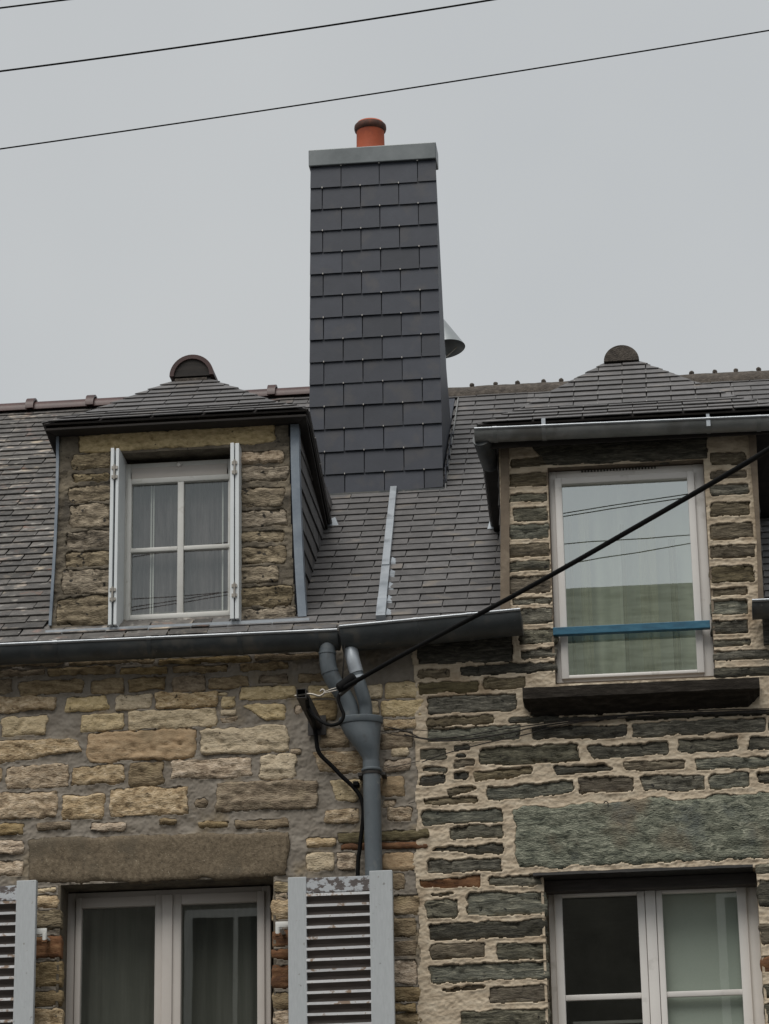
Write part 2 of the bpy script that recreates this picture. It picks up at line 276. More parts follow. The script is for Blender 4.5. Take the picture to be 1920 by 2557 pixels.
M['ridge_grey'] = surf('ridge_mortar', [(.3, (.038, .031, .026)), (.55, (.085, .071, .058)), (.8, (.17, .142, .118))], scale=30, rough=.9, bump=1, bdist=.016, rnd=.1)
M['wood_dark'] = surf('dark_wood', [(.3, (.012, .010, .009)), (.7, (.03, .024, .02))], scale=20, stretch=(.3, 1, 4), rough=.8, bump=.4, rnd=0)
M['blue'] = surf('blue_paint', [(.3, (0.0114, 0.07225, 0.1275)), (.55, (0.0209, 0.119, 0.1913)), (.8, (0.057, 0.17, 0.238))], scale=24, stretch=(.6, 1, 2), rough=.5, bump=.3, bdist=.002, rnd=0)
M['sill'] = surf('sill_slate', [(.3, (.010, .008, .006)), (.5, (.022, .018, .014)), (.65, (.04, .034, .028)), (.8, (.10, .088, .072))], scale=18, stretch=(.6, 1, 3), bump=1, bdist=.008, rough=.9, rnd=0, spec=.2)
M['room'] = surf('room_plaster', [(.3, (.26, .245, .225)), (.7, (.32, .30, .28))], rough=.9, bump=0, rnd=0)
M['glass_clear'] = glass('window_glass', .15, (.86, .88, .86))
M['glass_coated'] = glass('coated_glass', .52, (.95, .98, .91))
M['lace'] = cloth('lace_curtain', (.12, .10, .105), (.30, .265, .27), scale=34, stretch=(1, 1, .12))
M['lace_dark'] = cloth('lace_dark', (.16, .165, .14), (.28, .28, .25), scale=16)
M['drape'] = cloth('pale_drape', (.62, .65, .54), (.76, .79, .68), scale=4, trans=.2)
M['drape_fold_shade'] = cloth('drape_fold_shade', (.26, .25, .16), (.46, .46, .34), scale=7, trans=.15)
M['blind'] = surf('blind_fabric', [(.3, (.50, .55, .49)), (.7, (.54, .59, .53))], scale=90, bump=0, rough=.9, rnd=0)
M['black_gap'] = surf('dark_lead', [(.3, (.012, .011, .010)), (.7, (.02, .018, .016))], rough=.7, bump=.3, rnd=0)
M['asphalt'] = surf('asphalt', [(.3, (.045, .045, .045)), (.7, (.06, .06, .058))], scale=30, rough=.9, bump=.4, rnd=0)
M['paving'] = surf('paving', [(.3, (.17, .165, .155)), (.7, (.24, .23, .215))], scale=8, rough=.9, bump=.3, rnd=0)
M['far_wall'] = surf('far_stone', [(.3, (.14, .13, .11)), (.7, (.26, .24, .20))], scale=3, rough=.9, bump=.3, rnd=0)
M['far_slate'] = surf('far_slate', [(.3, (0.12, 0.1283, 0.105)), (.7, (0.27, 0.285, 0.24))], scale=2, stretch=(1, 1, 5), rough=1, bump=0, rnd=0, spec=0)
M['cap_zinc'] = surf('cap_zinc', [(.3, (.105, .118, .122)), (.5, (.14, .155, .16)), (.75, (.19, .205, .21))], scale=4, rough=.4, metal=.3, bump=.08, bdist=.002, rnd=0)
M['lip_wood'] = surf('lip_board', [(.3, (.03, .026, .023)), (.7, (.065, .057, .052))], scale=14, stretch=(.4, 1, 4), rough=.8, bump=.3, rnd=0)
M['cowl'] = surf('cowl_metal', [(.3, (0.27, 0.2925, 0.3)), (.7, (0.345, 0.3675, 0.375))], scale=6, rough=.35, metal=.4, bump=0, rnd=0)

# ------------------------------------------------------------------ stones and mortar beds
class Fr:
    def __init__(s, ox, oy, k, Y=0.0): s.o = (ox, oy); s.k = k; s.Y = Y
    def p(s, x, y): return P(s.o[0]+x*s.k, s.o[1]+y*s.k, s.Y)
    def quad(s, q):
        """4 numbers = upright rectangle given through its middle lines; 8 numbers = TL TR BR BL"""
        if len(q) == 8:
            c = [s.p(q[i], q[i+1]) for i in (0, 2, 4, 6)]; return [(a.x, a.z) for a in c]
        x0, y0, x1, y1 = q; xm, ym = (x0+x1)/2, (y0+y1)/2
        l, r_, a, b = s.p(x0, ym).x, s.p(x1, ym).x, s.p(xm, y0).z, s.p(xm, y1).z
        return [(l, a), (r_, a), (r_, b), (l, b)]
sid = [0]
def stone_geom(q, Y, proud, rough, wob, rnd, cell=.0105):
    """q: TL TR BR BL in (x,z). returns verts, faces, outline"""
    sid[0] += 1; seed = sid[0]*13
    tl, tr, br, bl = [np.array(a) for a in q]
    wd = np.linalg.norm((tr+br)/2-(tl+bl)/2); ht = np.linalg.norm((tl+tr)/2-(bl+br)/2)
    nu = int(min(90, max(5, wd/cell))); nv = int(min(24, max(4, ht/cell)))
    ea, eb = 1-2*.0035/wd, 1-2*.0035/ht
    a = np.concatenate([[-1, -ea], np.linspace(-1, 1, nu-1)[1:-1], [ea, 1]]); b = np.concatenate([[-1, -eb], np.linspace(-1, 1, nv-1)[1:-1], [eb, 1]])
    nu, nv = len(a)-1, len(b)-1; A, B = np.meshgrid(a, b)
    rr = min(rnd, ht*.4, wd*.4)
    A2 = A*(1-(2*rr/wd)*.5*np.abs(B)**5); B2 = B*(1-(2*rr/ht)*.5*np.abs(A)**max(5, 6*wd/ht))
    s_ = (A2+1)/2; t_ = (B2+1)/2
    X = (tl[0]*(1-s_)+tr[0]*s_)*(1-t_)+(bl[0]*(1-s_)+br[0]*s_)*t_
    Z = (tl[1]*(1-s_)+tr[1]*s_)*(1-t_)+(bl[1]*(1-s_)+br[1]*s_)*t_
    X0, Z0 = X.copy(), Z.copy()
    X = X+wob*(2.2*fbm(Z0*24, X0*5, seed, 2)+1.7*fbm(X0*30, Z0*41, seed+1, 3))*np.abs(A)**3
    Z = Z+wob*(2.2*fbm(X0*9, Z0*6, seed+5, 2)+1.7*fbm(X0*33, Z0*50, seed+6, 3))*np.abs(B)**3
    d_ = np.minimum((1-np.abs(A))*wd/2, (1-np.abs(B))*ht/2)
    H = proud+rough*(1.5*fbm(X0*11, Z0*22, seed+9, 3)+1.1*fbm(X0*5, Z0*(75 if ht < .2 else 40), seed+4, 2)+.6*fbm(X0*50, Z0*90, seed+3, 2))-(.007+rough*.3)*np.exp(-d_/.004)
    H = H-rough*4*np.clip(fbm(X0*34, Z0*48, seed+21, 3)-.10, 0, 1)
    H = H+.006*(A*float(hash2(np.array(seed), np.array(5), 1)-.5)+B*float(hash2(np.array(seed), np.array(6), 1)-.5))
    H = H+.004*(hash2(np.array(seed), np.array(3), 1)-.5)
    n = (nu+1)*(nv+1)
    vs = [(x, Y-h, z) for x, h, z in zip(X.ravel(), H.ravel(), Z.ravel())]
    fs = [(j*(nu+1)+i, (j+1)*(nu+1)+i, (j+1)*(nu+1)+i+1, j*(nu+1)+i+1) for j in range(nv) for i in range(nu)]
    ring = [i for i in range(nu+1)]+[j*(nu+1)+nu for j in range(1, nv+1)]+[nv*(nu+1)+i for i in range(nu-1, -1, -1)]+[j*(nu+1) for j in range(nv-1, 0, -1)]
    out = [(vs[i][0], vs[i][2]) for i in ring]
    for i in ring: vs.append((vs[i][0], Y+.04, vs[i][2]))
    k = len(ring)
    fs += [(ring[i], ring[(i+1) % k], n+(i+1) % k, n+i) for i in range(k)]
    return vs, fs, out
def add_stones(frame, items, parent, defs, proud=.014, rough=.010, wob=.008, rnd=.008, name='stone', grow=0.0):
    outs = []
    for it in items:
        q = [x for x in it if not isinstance(x, str)]; kk = [x for x in it if isinstance(x, str)]
        kind = kk[0] if kk else random.choice(defs)
        c = frame.quad(q)
        if grow: c = [(c[0][0]-grow, c[0][1]+grow), (c[1][0]+grow, c[1][1]+grow), (c[2][0]+grow, c[2][1]-grow), (c[3][0]-grow, c[3][1]-grow)]
        vs, fs, out = stone_geom(c, frame.Y, proud+random.uniform(-.004, .004), rough, wob, rnd)
        o = mk(name, vs, fs, M[kind], parent, smooth=True); outs.append(out)
    return outs
def sdf(X, Z, outs, mar=.05):
    D = np.full(X.shape, 9.0)
    for out in outs:
        o = np.array(out); m = (X > o[:, 0].min()-mar) & (X < o[:, 0].max()+mar) & (Z > o[:, 1].min()-mar) & (Z < o[:, 1].max()+mar)
        if not m.any(): continue
        x = X[m][:, None]; z = Z[m][:, None]; a = o[None]; b = np.roll(o, -1, 0)[None]
        dx = b[..., 0]-a[..., 0]; dz = b[..., 1]-a[..., 1]
        t = np.clip(((x-a[..., 0])*dx+(z-a[..., 1])*dz)/(dx*dx+dz*dz+1e-12), 0, 1)
        d = np.sqrt(((x-a[..., 0]-t*dx)**2+(z-a[..., 1]-t*dz)**2)).min(1)
        cr_ = ((a[..., 1] > z) != (b[..., 1] > z)) & (x < dx*(z-a[..., 1])/(dz+1e-12)+a[..., 0])
        d = np.where(cr_.sum(1) % 2 == 1, -d, d); D[m] = np.minimum(D[m], d)
    return D
def mortar(name, parent, x0, x1, z0, z1, Y, outs, mat, hfun, mask, cell=.006):
    nx = int((x1-x0)/cell); nz_ = int((z1-z0)/cell)
    xs = np.linspace(x0, x1, nx+1); zs = np.linspace(z0, z1, nz_+1); X, Z = np.meshgrid(xs, zs)
    D = sdf(X, Z, outs); H = hfun(X, Z, D)
    H = np.where(D < -.003, -.03, H)
    V = np.stack([X.ravel(), (Y-H).ravel(), Z.ravel()], 1)
    J, I = np.meshgrid(np.arange(nz_), np.arange(nx), indexing='ij')
    xc = (xs[:-1]+xs[1:])/2; zc = (zs[:-1]+zs[1:])/2; XC, ZC = np.meshgrid(xc, zc)
    deep = D[:-1, :-1] < -.015
    keep = mask(XC, ZC) & ~deep
    a = (J*(nx+1)+I)[keep]; Fc = np.stack([a, a+1, a+nx+2, a+nx+1], 1)
    used = np.unique(Fc); rm = np.full(len(V), -1); rm[used] = np.arange(len(used)); V = V[used]; Fc = rm[Fc]
    me = bpy.data.meshes.new(name); O = np.array([(x0+x1)/2, Y, (z0+z1)/2])
    me.vertices.add(len(V)); me.vertices.foreach_set('co', (V-O).ravel())
    me.loops.add(len(Fc)*4); me.loops.foreach_set('vertex_index', Fc.ravel())
    me.polygons.add(len(Fc)); me.polygons.foreach_set('loop_start', np.arange(len(Fc))*4); me.polygons.foreach_set('loop_total', np.full(len(Fc), 4))
    me.polygons.foreach_set('use_smooth', np.ones(len(Fc), bool)); me.update(); me.validate(); me.materials.append(mat)
    return me, Vector(O)
def h_left(X, Z, D):
    h = .001+.013*fbm(X*9, Z*12, 3, 3)+.008*fbm(X*34, Z*46, 8, 3)+.008*fbm(X*85, Z*85, 18, 2)
    return h+.004*np.exp(-np.clip(D, 0, 1)/.006)
def h_right(X, Z, D):
    d = np.clip(D, 0, .06)
    h = .0075+.0035*np.exp(-((d-.004)/.004)**2)+.007*fbm(X*5, Z*30, 5, 3)+.006*fbm(X*28, Z*60, 12, 3)+.008*fbm(X*85, Z*110, 14, 2)
    return h
def h_rough(X, Z, D): return .004+.022*fbm(X*8, Z*18, 31, 4)+.012*fbm(X*40, Z*60, 33, 3)

# ------------------------------------------------------------------ slates
def clip(poly, cp):
    out = [tuple(p) for p in poly]; n = len(cp)
    area = sum(cp[i][0]*cp[(i+1) % n][1]-cp[(i+1) % n][0]*cp[i][1] for i in range(n))
    if area < 0: cp = cp[::-1]
    for i in range(n):
        a, b = cp[i], cp[(i+1) % n]; inp = out; out = []
        if not inp: break
        f = lambda p: (b[0]-a[0])*(p[1]-a[1])-(b[1]-a[1])*(p[0]-a[0])
        for j in range(len(inp)):
            p, q = inp[j], inp[(j+1) % len(inp)]; fp, fq = f(p), f(q)
            if fp >= 0: out.append(p)
            if (fp >= 0) != (fq >= 0):
                t = fp/(fp-fq); out.append((p[0]+(q[0]-p[0])*t, p[1]+(q[1]-p[1])*t))
    return out
SHARE = {}
def slates(parent, O, U, V, poly, w, ex, mat, t=.006, over=.045, jit=.004, name='slate', skip=None, single=None, uoff=0.0, voff=0.0,
           hooks=None, bow=None, gap=.003, lift=None, limit=300):
    O = Vector(O); U = Vector(U).normalized(); V = Vector(V).normalized(); N = U.cross(V).normalized()
    us = [p[0] for p in poly]; vs_ = [p[1] for p in poly]; r0 = int(math.floor((min(vs_)-voff)/ex)); r1 = int(math.ceil((max(vs_)-voff)/ex))
    lift = 2.2*t if lift is None else lift; todo = []
    for r in range(r0, r1+1):
        vb = voff+r*ex; sh = uoff+(r % 2)*w/2; i0 = int(math.floor((min(us)-sh)/w))-1; i1 = int(math.ceil((max(us)-sh)/w))+1
        for i in range(i0, i1+1):
            a = sh+i*w+gap+random.uniform(-jit, jit)*.4; b = sh+(i+1)*w-gap+random.uniform(-jit, jit)*.4
            vj = random.uniform(-jit, jit); rect = [(a, vb+vj), (b, vb+vj+random.uniform(-jit, jit)*.5), (b, vb+ex+over), (a, vb+ex+over)]
            c = clip(rect, poly)
            if len(c) < 3: continue
            ar = abs(sum(c[k][0]*c[(k+1) % len(c)][1]-c[(k+1) % len(c)][0]*c[k][1] for k in range(len(c))))/2
            if ar < .0012 or max(p[1] for p in c)-min(p[1] for p in c) < .02: continue
            cu = sum(p[0] for p in c)/len(c); cv = vb+ex/2
            Wc = O+U*cu+V*cv
            if skip and skip(Wc): continue
            todo.append((c, vb, cu, cv, Wc))
            if hooks is not None:
                hu = (a+b)/2
                if len(clip([(hu-.004, vb-.004), (hu+.004, vb-.004), (hu+.004, vb+.004)], poly)) == 3 and min(us)+.01 < hu < max(us)-.01: hooks.append((O+U*hu+V*vb+N*(lift+t), U, V, N))
    lump = MB(); cnt = 0
    def key(x):
        px, py = proj(x[4]); return (0 if (-40 < px < 1960 and -40 < py < 2600 and (single is None or single(x[4]))) else 1, (x[4]-CAM).length)
    todo.sort(key=key)
    for c, vb, cu, cv, Wc in todo:
        tl_ = random.uniform(-.0008, .0016); tk = t*random.uniform(.85, 1.25)
        hh = lambda v: lift*(1-(v-vb)/(ex+over))+tl_
        org = O+U*cu+V*vb
        pts = [U*(p[0]-cu)+V*(p[1]-vb)+N*(hh(p[1])) for p in c]; n = len(c)
        vv = [p+N*tk for p in pts]+pts
        ff = [tuple(range(n)), tuple(range(n, 2*n))[::-1]]+[(k, k+n, (k+1) % n+n, (k+1) % n) for k in range(n)]
        if key((0, 0, 0, 0, Wc))[0] == 0 and cnt < limit:
            cnt += 1
            me = meshdata(name, vv, ff, mat); place(name, me, Matrix.Translation(org), parent)
        else: lump.add([org+p for p in vv], ff)
    if lump.v:
        o = lump.make('far_slates', mat, parent); o['kind'] = 'stuff'
    return cnt
def hookpart(hooks, parent, sz=.007, ln=.014):
    b = MB()
    for p, U, V, N in hooks:
        q = [p+U*i*sz/2+V*j*ln/2+N*k*.004 for i in (-1, 1) for j in (-1, 1) for k in (0, 1)]
        b.add(q, [(0, 1, 3, 2), (4, 6, 7, 5), (0, 4, 5, 1), (2, 3, 7, 6), (0, 2, 6, 4), (1, 5, 7, 3)])
    if b.v: o = b.make('slate_hooks', M['hook'], parent); o['kind'] = 'stuff'

# ------------------------------------------------------------------ ground
g = MB().add([(-300, -300, 0), (300, -300, 0), (300, 300, 0), (-300, 300, 0)], [(0, 1, 2, 3)]).make('ground', M['paving']); g['kind'] = 'structure'
g = MB().add([(-200, -14.9, .004), (200, -14.9, .004), (200, -1.8, .004), (-200, -1.8, .004)], [(0, 1, 2, 3)]).make('road', M['asphalt']); g['kind'] = 'structure'
g = MB().box(-200, 200, -1.8, -.02, -.1, .12).make('pavement', M['paving']); g['kind'] = 'structure'

# ------------------------------------------------------------------ the two houses
HL = tag(empty('stone_house', (-1.2, 0, 0)), 'tan sandstone terrace house on the left with shuttered dormer and tall slate clad chimney', 'house')
HR = tag(empty('stone_house', (1.6, 0, 0)), 'dark green schist terrace house with thick beige pointing and a big dormer window', 'house')

WXL, WXR = -2.7, 2.6
ZB = 3.0
def boundary(Z): return P(1037, 1900).x+.05*fbm(Z*3, Z*0, 77, 3)+.03*fbm(Z*14, Z*0, 71, 2)
# openings (world x / z) on the facade
o_ll = (P(147, 2400).x, P(684, 2400).x, ZB-1, P(415, 2199).z)     # lower left window opening
o_lr = (P(1363, 2400).x, P(1903, 2400).x, ZB-1, P(1620, 2178).z)  # lower right
o_dr = (P(1377, 1430).x, P(1772, 1430).x, P(1580, 1700).z, P(1565, 1158).z)
A = Fr(0, 1540, .48164); C_ = Fr(560, 1620, .31306); R3 = Fr(680, 2050, .3733); L2 = Fr(0, 2050, .48164); Z8 = Fr(560, 2100, .2066)
left_items = [
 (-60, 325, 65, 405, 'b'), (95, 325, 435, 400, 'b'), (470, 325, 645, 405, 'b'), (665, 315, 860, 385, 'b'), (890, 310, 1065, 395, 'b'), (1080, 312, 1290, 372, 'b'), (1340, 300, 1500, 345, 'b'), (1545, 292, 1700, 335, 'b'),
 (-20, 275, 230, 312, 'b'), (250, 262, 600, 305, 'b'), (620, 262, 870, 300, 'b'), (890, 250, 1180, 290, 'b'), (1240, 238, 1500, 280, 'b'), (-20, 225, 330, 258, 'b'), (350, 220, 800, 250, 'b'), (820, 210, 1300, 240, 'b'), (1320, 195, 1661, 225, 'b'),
 (-40, 412, 295, 412, 290, 478, -40, 505, 't'), (340, 425, 545, 410, 582, 485, 335, 497, 'p'), (600, 405, 788, 488, 'p'), (803, 390, 1132, 472, 't'), (1130, 385, 1185, 408, 'p'), (1147, 410, 1222, 472, 'p'), (1240, 365, 1540, 435, 'p'),
 (10, 518, 242, 620, 'p'), (415, 505, 645, 600, 'p'), (665, 483, 1125, 583, 'p'), (1140, 480, 1230, 512, 'p'), (1140, 519, 1232, 547, 't'), (1245, 456, 1485, 450, 1480, 535, 1370, 538, 'p'),
 (-40, 645, 400, 636, 425, 700, -40, 768, 't'), (450, 590, 1018, 748, 'o'), (1040, 592, 1490, 558, 1500, 700, 1042, 722, 'p'),
 (-40, 785, 15, 860, 't'), (35, 772, 358, 892, 't'), (372, 770, 645, 868, 't'), (672, 755, 850, 882, 'b'), (885, 735, 1305, 835, 't'), (1345, 715, 1535, 845, 'p'),
 (-40, 910, 295, 1052, 't'), (325, 925, 545, 1055, 't'), (568, 885, 975, 1035, 't'), (1008, 940, 1075, 985, 'b'), (1120, 855, 1645, 1005, 'b'),
 (-40, 1070, 130, 1130, 'b'), (190, 1070, 370, 1108, 'b'), (470, 1070, 650, 1115, 't'), (820, 1050, 910, 1085, 'b'), (1030, 1060, 1190, 1098, 'b'), (1210, 1055, 1500, 1100, 'b'),
 (-40, 1165, 120, 1235, 't'), (-40, 1265, 122, 1345, 't')]
center_items = [
 (660, 297, 900, 400, 'p'), (1120, 285, 1265, 400, 'p'), (560, 455, 625, 530, 't'), (700, 415, 900, 570, 'b'), (1130, 415, 1235, 530, 'p'),
 (1285, 270, 1560, 400, 'p'), (1250, 415, 1590, 545, 'p'), (760, 640, 1000, 790, 'b'), (1258, 565, 1530, 645, 't'), (1250, 665, 1500, 800, 'b'), (530, 800, 620, 850, 'b'),
 (700, 825, 1120, 820, 1120, 1000, 760, 985, 't'), (1320, 800, 1480, 868, 'p'), (1270, 885, 1490, 985, 't'), (840, 1045, 1110, 1045, 1050, 1235, 880, 1215, 'p'), (1245, 1020, 1440, 1180, 'o'),
 (1260, 1195, 1370, 1260, 't'), (800, 1280, 1080, 1400, 't'), (1300, 1260, 1500, 1375, 't'), (900, 1452, 1640, 1535, 'm'), (930, 1545, 1620, 1600, 'r')]
center_low = [(230, 112, 425, 180, 't'), (228, 210, 420, 332, 'p'), (430, 215, 560, 332, 't'), (735, 212, 955, 335, 'o'), (800, 352, 890, 465, 'b'), (800, 490, 990, 625, 'b'), (800, 650, 965, 780, 'b'), (800, 800, 965, 905, 'b'), (800, 922, 970, 1090, 't'), (800, 1110, 1000, 1208, 'b'), (800, 1218, 965, 1275, 'b'), (800, 1285, 1010, 1380, 'b'),
 (0, 480, 100, 640, 't'), (300, 480, 700, 640, 'b'), (250, 700, 700, 860, 't'), (250, 900, 700, 1050, 'b'), (250, 1100, 700, 1300, 't')]
jl = [(150, 345, 290, 372, 'p'), (150, 384, 305, 452, 't'), (150, 460, 318, 560, 'k'), (150, 600, 322, 715, 'r'), (150, 728, 325, 860, 'b'), (150, 880, 325, 960, 'b'), (150, 975, 325, 1080, 't')]
jr = [(600, 480, 800, 620, 'k'), (590, 640, 800, 690, 'k'), (556, 700, 800, 960, 't'), (568, 1080, 800, 1290, 'r'), (568, 1310, 800, 1440, 'r'), (568, 1495, 800, 1790, 'r'), (578, 1830, 800, 2030, 'b'), (588, 2050, 800, 2250, 't')]

wallL = empty('wall', (-1.0, 0, 4.5), HL)
oL = []
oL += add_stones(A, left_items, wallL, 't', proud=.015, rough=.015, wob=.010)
oL += add_stones(C_, center_items, wallL, 't', proud=.012, rough=.013)
oL += add_stones(R3, center_low, wallL, 't', proud=.010, rough=.013)
oL += add_stones(L2, jl, wallL, 't', proud=.010, rough=.012)
oL += add_stones(Z8, jr, wallL, 't', proud=.010, rough=.012)
# long granite lintel
vs, fs, out = stone_geom(A.quad((148, 1152, 1505, 1118, 1482, 1348, 150, 1389)), 0, .018, .006, .012, .012, cell=.02)
oL.append(out); o = mk('lintel', vs, fs, M['l'], HL, smooth=True); o['label'] = 'long speckled brown granite lintel over lower window'
def mL(X, Z):
    m = X < boundary(Z); a = o_ll
    return m & ~((X > a[0]) & (X < a[1]) & (Z < a[3]))
me, O_ = mortar('mortar', HL, WXL, 1.0, ZB, 6.36, 0, oL, M['mortar_grey'], h_left, mL)
o = bpy.data.objects.new('mortar', me); link(o, wallL, O_); o.location = O_-WL[wallL.name]

# ---- right wall
D_ = Fr(1040, 1580, .27118); R1 = Fr(1020, 1600, .5418); F_ = Fr(960, 2130, .2649); G_ = Fr(1220, 1080, .2894); H_ = Fr(1740, 1060, .3164); Z4 = Fr(1120, 840, .48164)
d_items = [(20, 335, 310, 415, 'k'), (10, 20, 880, 272, 'd'), (940, -20, 1290, 95, 'g'), (960, 150, 1290, 230, 'g'), (400, 292, 1290, 378, 'd'), (20, 462, 570, 560, 'm'), (620, 412, 1000, 515, 'n'),
 (100, 600, 915, 570, 910, 720, 110, 755, 'g'), (100, 778, 720, 850, 'n'), (850, 782, 1300, 835, 'd'), (90, 872, 950, 992, 'u'), (40, 1080, 280, 1180, 'g'), (345, 1045, 480, 1088, 'd'), (380, 1130, 450, 1150, 'd'), (335, 1172, 525, 1235, 'n'),
 (60, 1238, 270, 1282, 'g'), (35, 1310, 262, 1395, 'd'), (340, 1297, 480, 1365, 'd'), (525, 1285, 1060, 1245, 1040, 1310, 530, 1368, 'n'), (275, 1450, 480, 1400, 565, 1440, 300, 1500, 'n'), (80, 1522, 560, 1578, 'n'),
 (62, 1632, 795, 1755, 'u'), (300, 1782, 790, 1888, 'g'), (150, 1990, 795, 1940, 795, 2035, 150, 2018, 'd'), (95, 2088, 780, 2203, 'g')]
r1_items = [(330, 495, 780, 478, 785, 560, 330, 575, 'g'), (815, 490, 1200, 462, 1200, 522, 850, 542, 'g'), (1245, 450, 1520, 508, 'g'), (1565, 445, 1760, 500, 'd'), (670, 582, 900, 572, 960, 595, 680, 626, 'd'), (990, 568, 1265, 552, 1270, 590, 1010, 604, 'n'), (1325, 540, 1760, 588, 'u'),
 (365, 672, 750, 645, 752, 700, 362, 735, 'u'), (785, 632, 1035, 698, 'n'), (1075, 622, 1360, 688, 'g'), (1392, 612, 1570, 682, 'u'), (1605, 610, 1760, 655, 'g'), (575, 395, 1005, 450, 'd'), (1030, 370, 1645, 430, 'g'), (1662, 360, 1760, 418, 'g'),
 (620, 352, 960, 372, 'd'), (1000, 332, 1760, 350, 'd'), (560, 330, 900, 344, 'd')]
f_items = [(320, 285, 400, 228, 905, 222, 905, 335, 320, 300, 'r')[:0] or (330, 262, 905, 222, 905, 330, 335, 310, 'r'), (985, 222, 1480, 305, 'g'), (395, 455, 690, 612, 'g'), (770, 378, 1530, 585, 'u'), (430, 655, 1530, 800, 'd'), (440, 852, 930, 985, 'n'), (1065, 852, 1540, 995, 'g'),
 (430, 1048, 1545, 1198, 'u'), (1000, 1262, 1550, 1410, 'n'), (520, 1300, 900, 1235, 960, 1262, 600, 1310, 'n'), (720, 1492, 1555, 1640, 'g'), (450, 378, 650, 398, 'n'), (400, 1680, 1555, 1800, 'g')]
g_items = [(190, 218, 500, 300, 'n'), (180, 358, 505, 468, 'n'), (182, 532, 505, 600, 'g'), (210, 652, 510, 760, 'g'), (180, 795, 515, 915, 'u'), (165, 968, 525, 1075, 'n'), (182, 1115, 530, 1195, 'g'), (176, 1244, 540, 1390, 'n'), (210, 1432, 545, 1482, 'g'), (270, 1522, 555, 1650, 'g'), (280, 1702, 558, 1820, 'g')]
h_items = [(110, 222, 385, 318, 'n'), (105, 375, 395, 428, 'n'), (105, 480, 402, 560, 'g'), (105, 612, 415, 725, 'n'), (108, 787, 440, 905, 'n'), (108, 957, 452, 1055, 'n'), (110, 1122, 452, 1245, 'n'), (110, 1290, 405, 1350, 'n'), (112, 1387, 400, 1500, 'u'), (115, 1552, 405, 1655, 'd'), (130, 1702, 430, 1750, 'g'), (135, 1787, 640, 1855, 'g'), (140, 1917, 640, 1985, 'd')]
wallR = empty('wall', (1.5, 0, 4.5), HR)
oR = []
oR += add_stones(D_, d_items, wallR, 'g', proud=.007, rough=.016, wob=.010, rnd=.008, grow=.004)
oR += add_stones(R1, r1_items, wallR, 'g', proud=.007, rough=.016, wob=.010, rnd=.008, grow=.004)
oR += add_stones(F_, f_items, wallR, 'g', proud=.007, rough=.016, wob=.010, rnd=.008, grow=.004)
oR += add_stones(G_, g_items, wallR, 'g', proud=.008, rough=.016, wob=.007, rnd=.005, grow=.003)
oR += add_stones(H_, h_items, wallR, 'g', proud=.008, rough=.016, wob=.007, rnd=.005, grow=.003)
# stones right of the lower right window
rr_items = [(1590, 140, 1700, 190, 'g'), (1600, 230, 1700, 370, 'd'), (1610, 480, 1700, 590, 'n'), (1620, 670, 1700, 760, 'r'), (1630, 830, 1700, 900, 'g'), (1640, 940, 1720, 1060, 'g')]
oR += add_stones(Fr(1200, 2100, .4335), rr_items, wallR, 'g', proud=.007, rough=.014, grow=.003)
vs, fs, out = stone_geom(R1.quad((478, 770, 1790, 705, 1790, 995, 500, 1052)), 0, .016, .013, .016, .02, cell=.016)
oR.append(out); o = mk('lintel', vs, fs, M['s'], HR, smooth=True); o['label'] = 'huge green schist lintel slab over lower window'
vs, fs, out = stone_geom(Z4.quad((408, 552, 1345, 520, 1345, 638, 512, 672)), 0, .012, .014, .008, .01, cell=.02)
oR.append(out); o = mk('lintel', vs, fs, M['d'], HR, smooth=True)
zdt = P(1560, 1085).z; xdl, xdr = P(1251, 1300).x, P(1893, 1300).x
def mR(X, Z):
    m = (X > boundary(Z)) & ((Z < 6.37) | ((X > xdl) & (X < xdr))) & (Z < zdt)
    for a in (o_lr, o_dr): m &= ~((X > a[0]) & (X < a[1]) & (Z > a[2]) & (Z < a[3]))
    return m
me, O_ = mortar('mortar', HR, .1, WXR, ZB, zdt+.02, 0, oR, M['mortar_beige'], h_right, mR)
o = bpy.data.objects.new('mortar', me); link(o, wallR, O_); o.location = O_-WL[wallR.name]
# structural cores behind the facing, with the window openings left free
def core(parent, x0, x1, z0, z1, Y0, Y1, openings, m, name='wall_core'):
    b = MB(); xs = sorted({x0, x1}|{a for o in openings for a in o[:2] if x0 < a < x1}); zs = sorted({z0, z1}|{a for o in openings for a in o[2:] if z0 < a < z1})
    for i in range(len(xs)-1):
        for j in range(len(zs)-1):
            cx, cz = (xs[i]+xs[i+1])/2, (zs[j]+zs[j+1])/2
            if any(o[0] < cx < o[1] and o[2] < cz < o[3] for o in openings): continue
            b.box(xs[i], xs[i+1], Y0, Y1, zs[j], zs[j+1])
    return b.make(name, m, parent)
xB = P(1037, 1900).x
core(HL, -6, xB, 0, 6.25, .034, .5, [(o_ll[0], o_ll[1], 2.6, o_ll[3])], M['mortar_grey'])
core(HR, xB+.002, 6, 0, 6.25, .034, .5, [(o_lr[0], o_lr[1], 2.6, o_lr[3]), o_dr], M['mortar_beige'])
core(HR, xdl, xdr, 6.25, zdt, .034, .4, [o_dr], M['mortar_beige'], name='dormer_core')
# facing of the parts of the facade outside the picture
MB().box(-6, WXL, -.012, .034, 0, 6.25).box(WXL, xB, -.012, .034, 0, ZB-.002).make('render', M['mortar_grey'], HL)
MB().box(WXR, 6, -.012, .034, 0, 6.25).box(xB+.002, WXR, -.012, .034, 0, ZB-.002).make('render', M['mortar_beige'], HR)
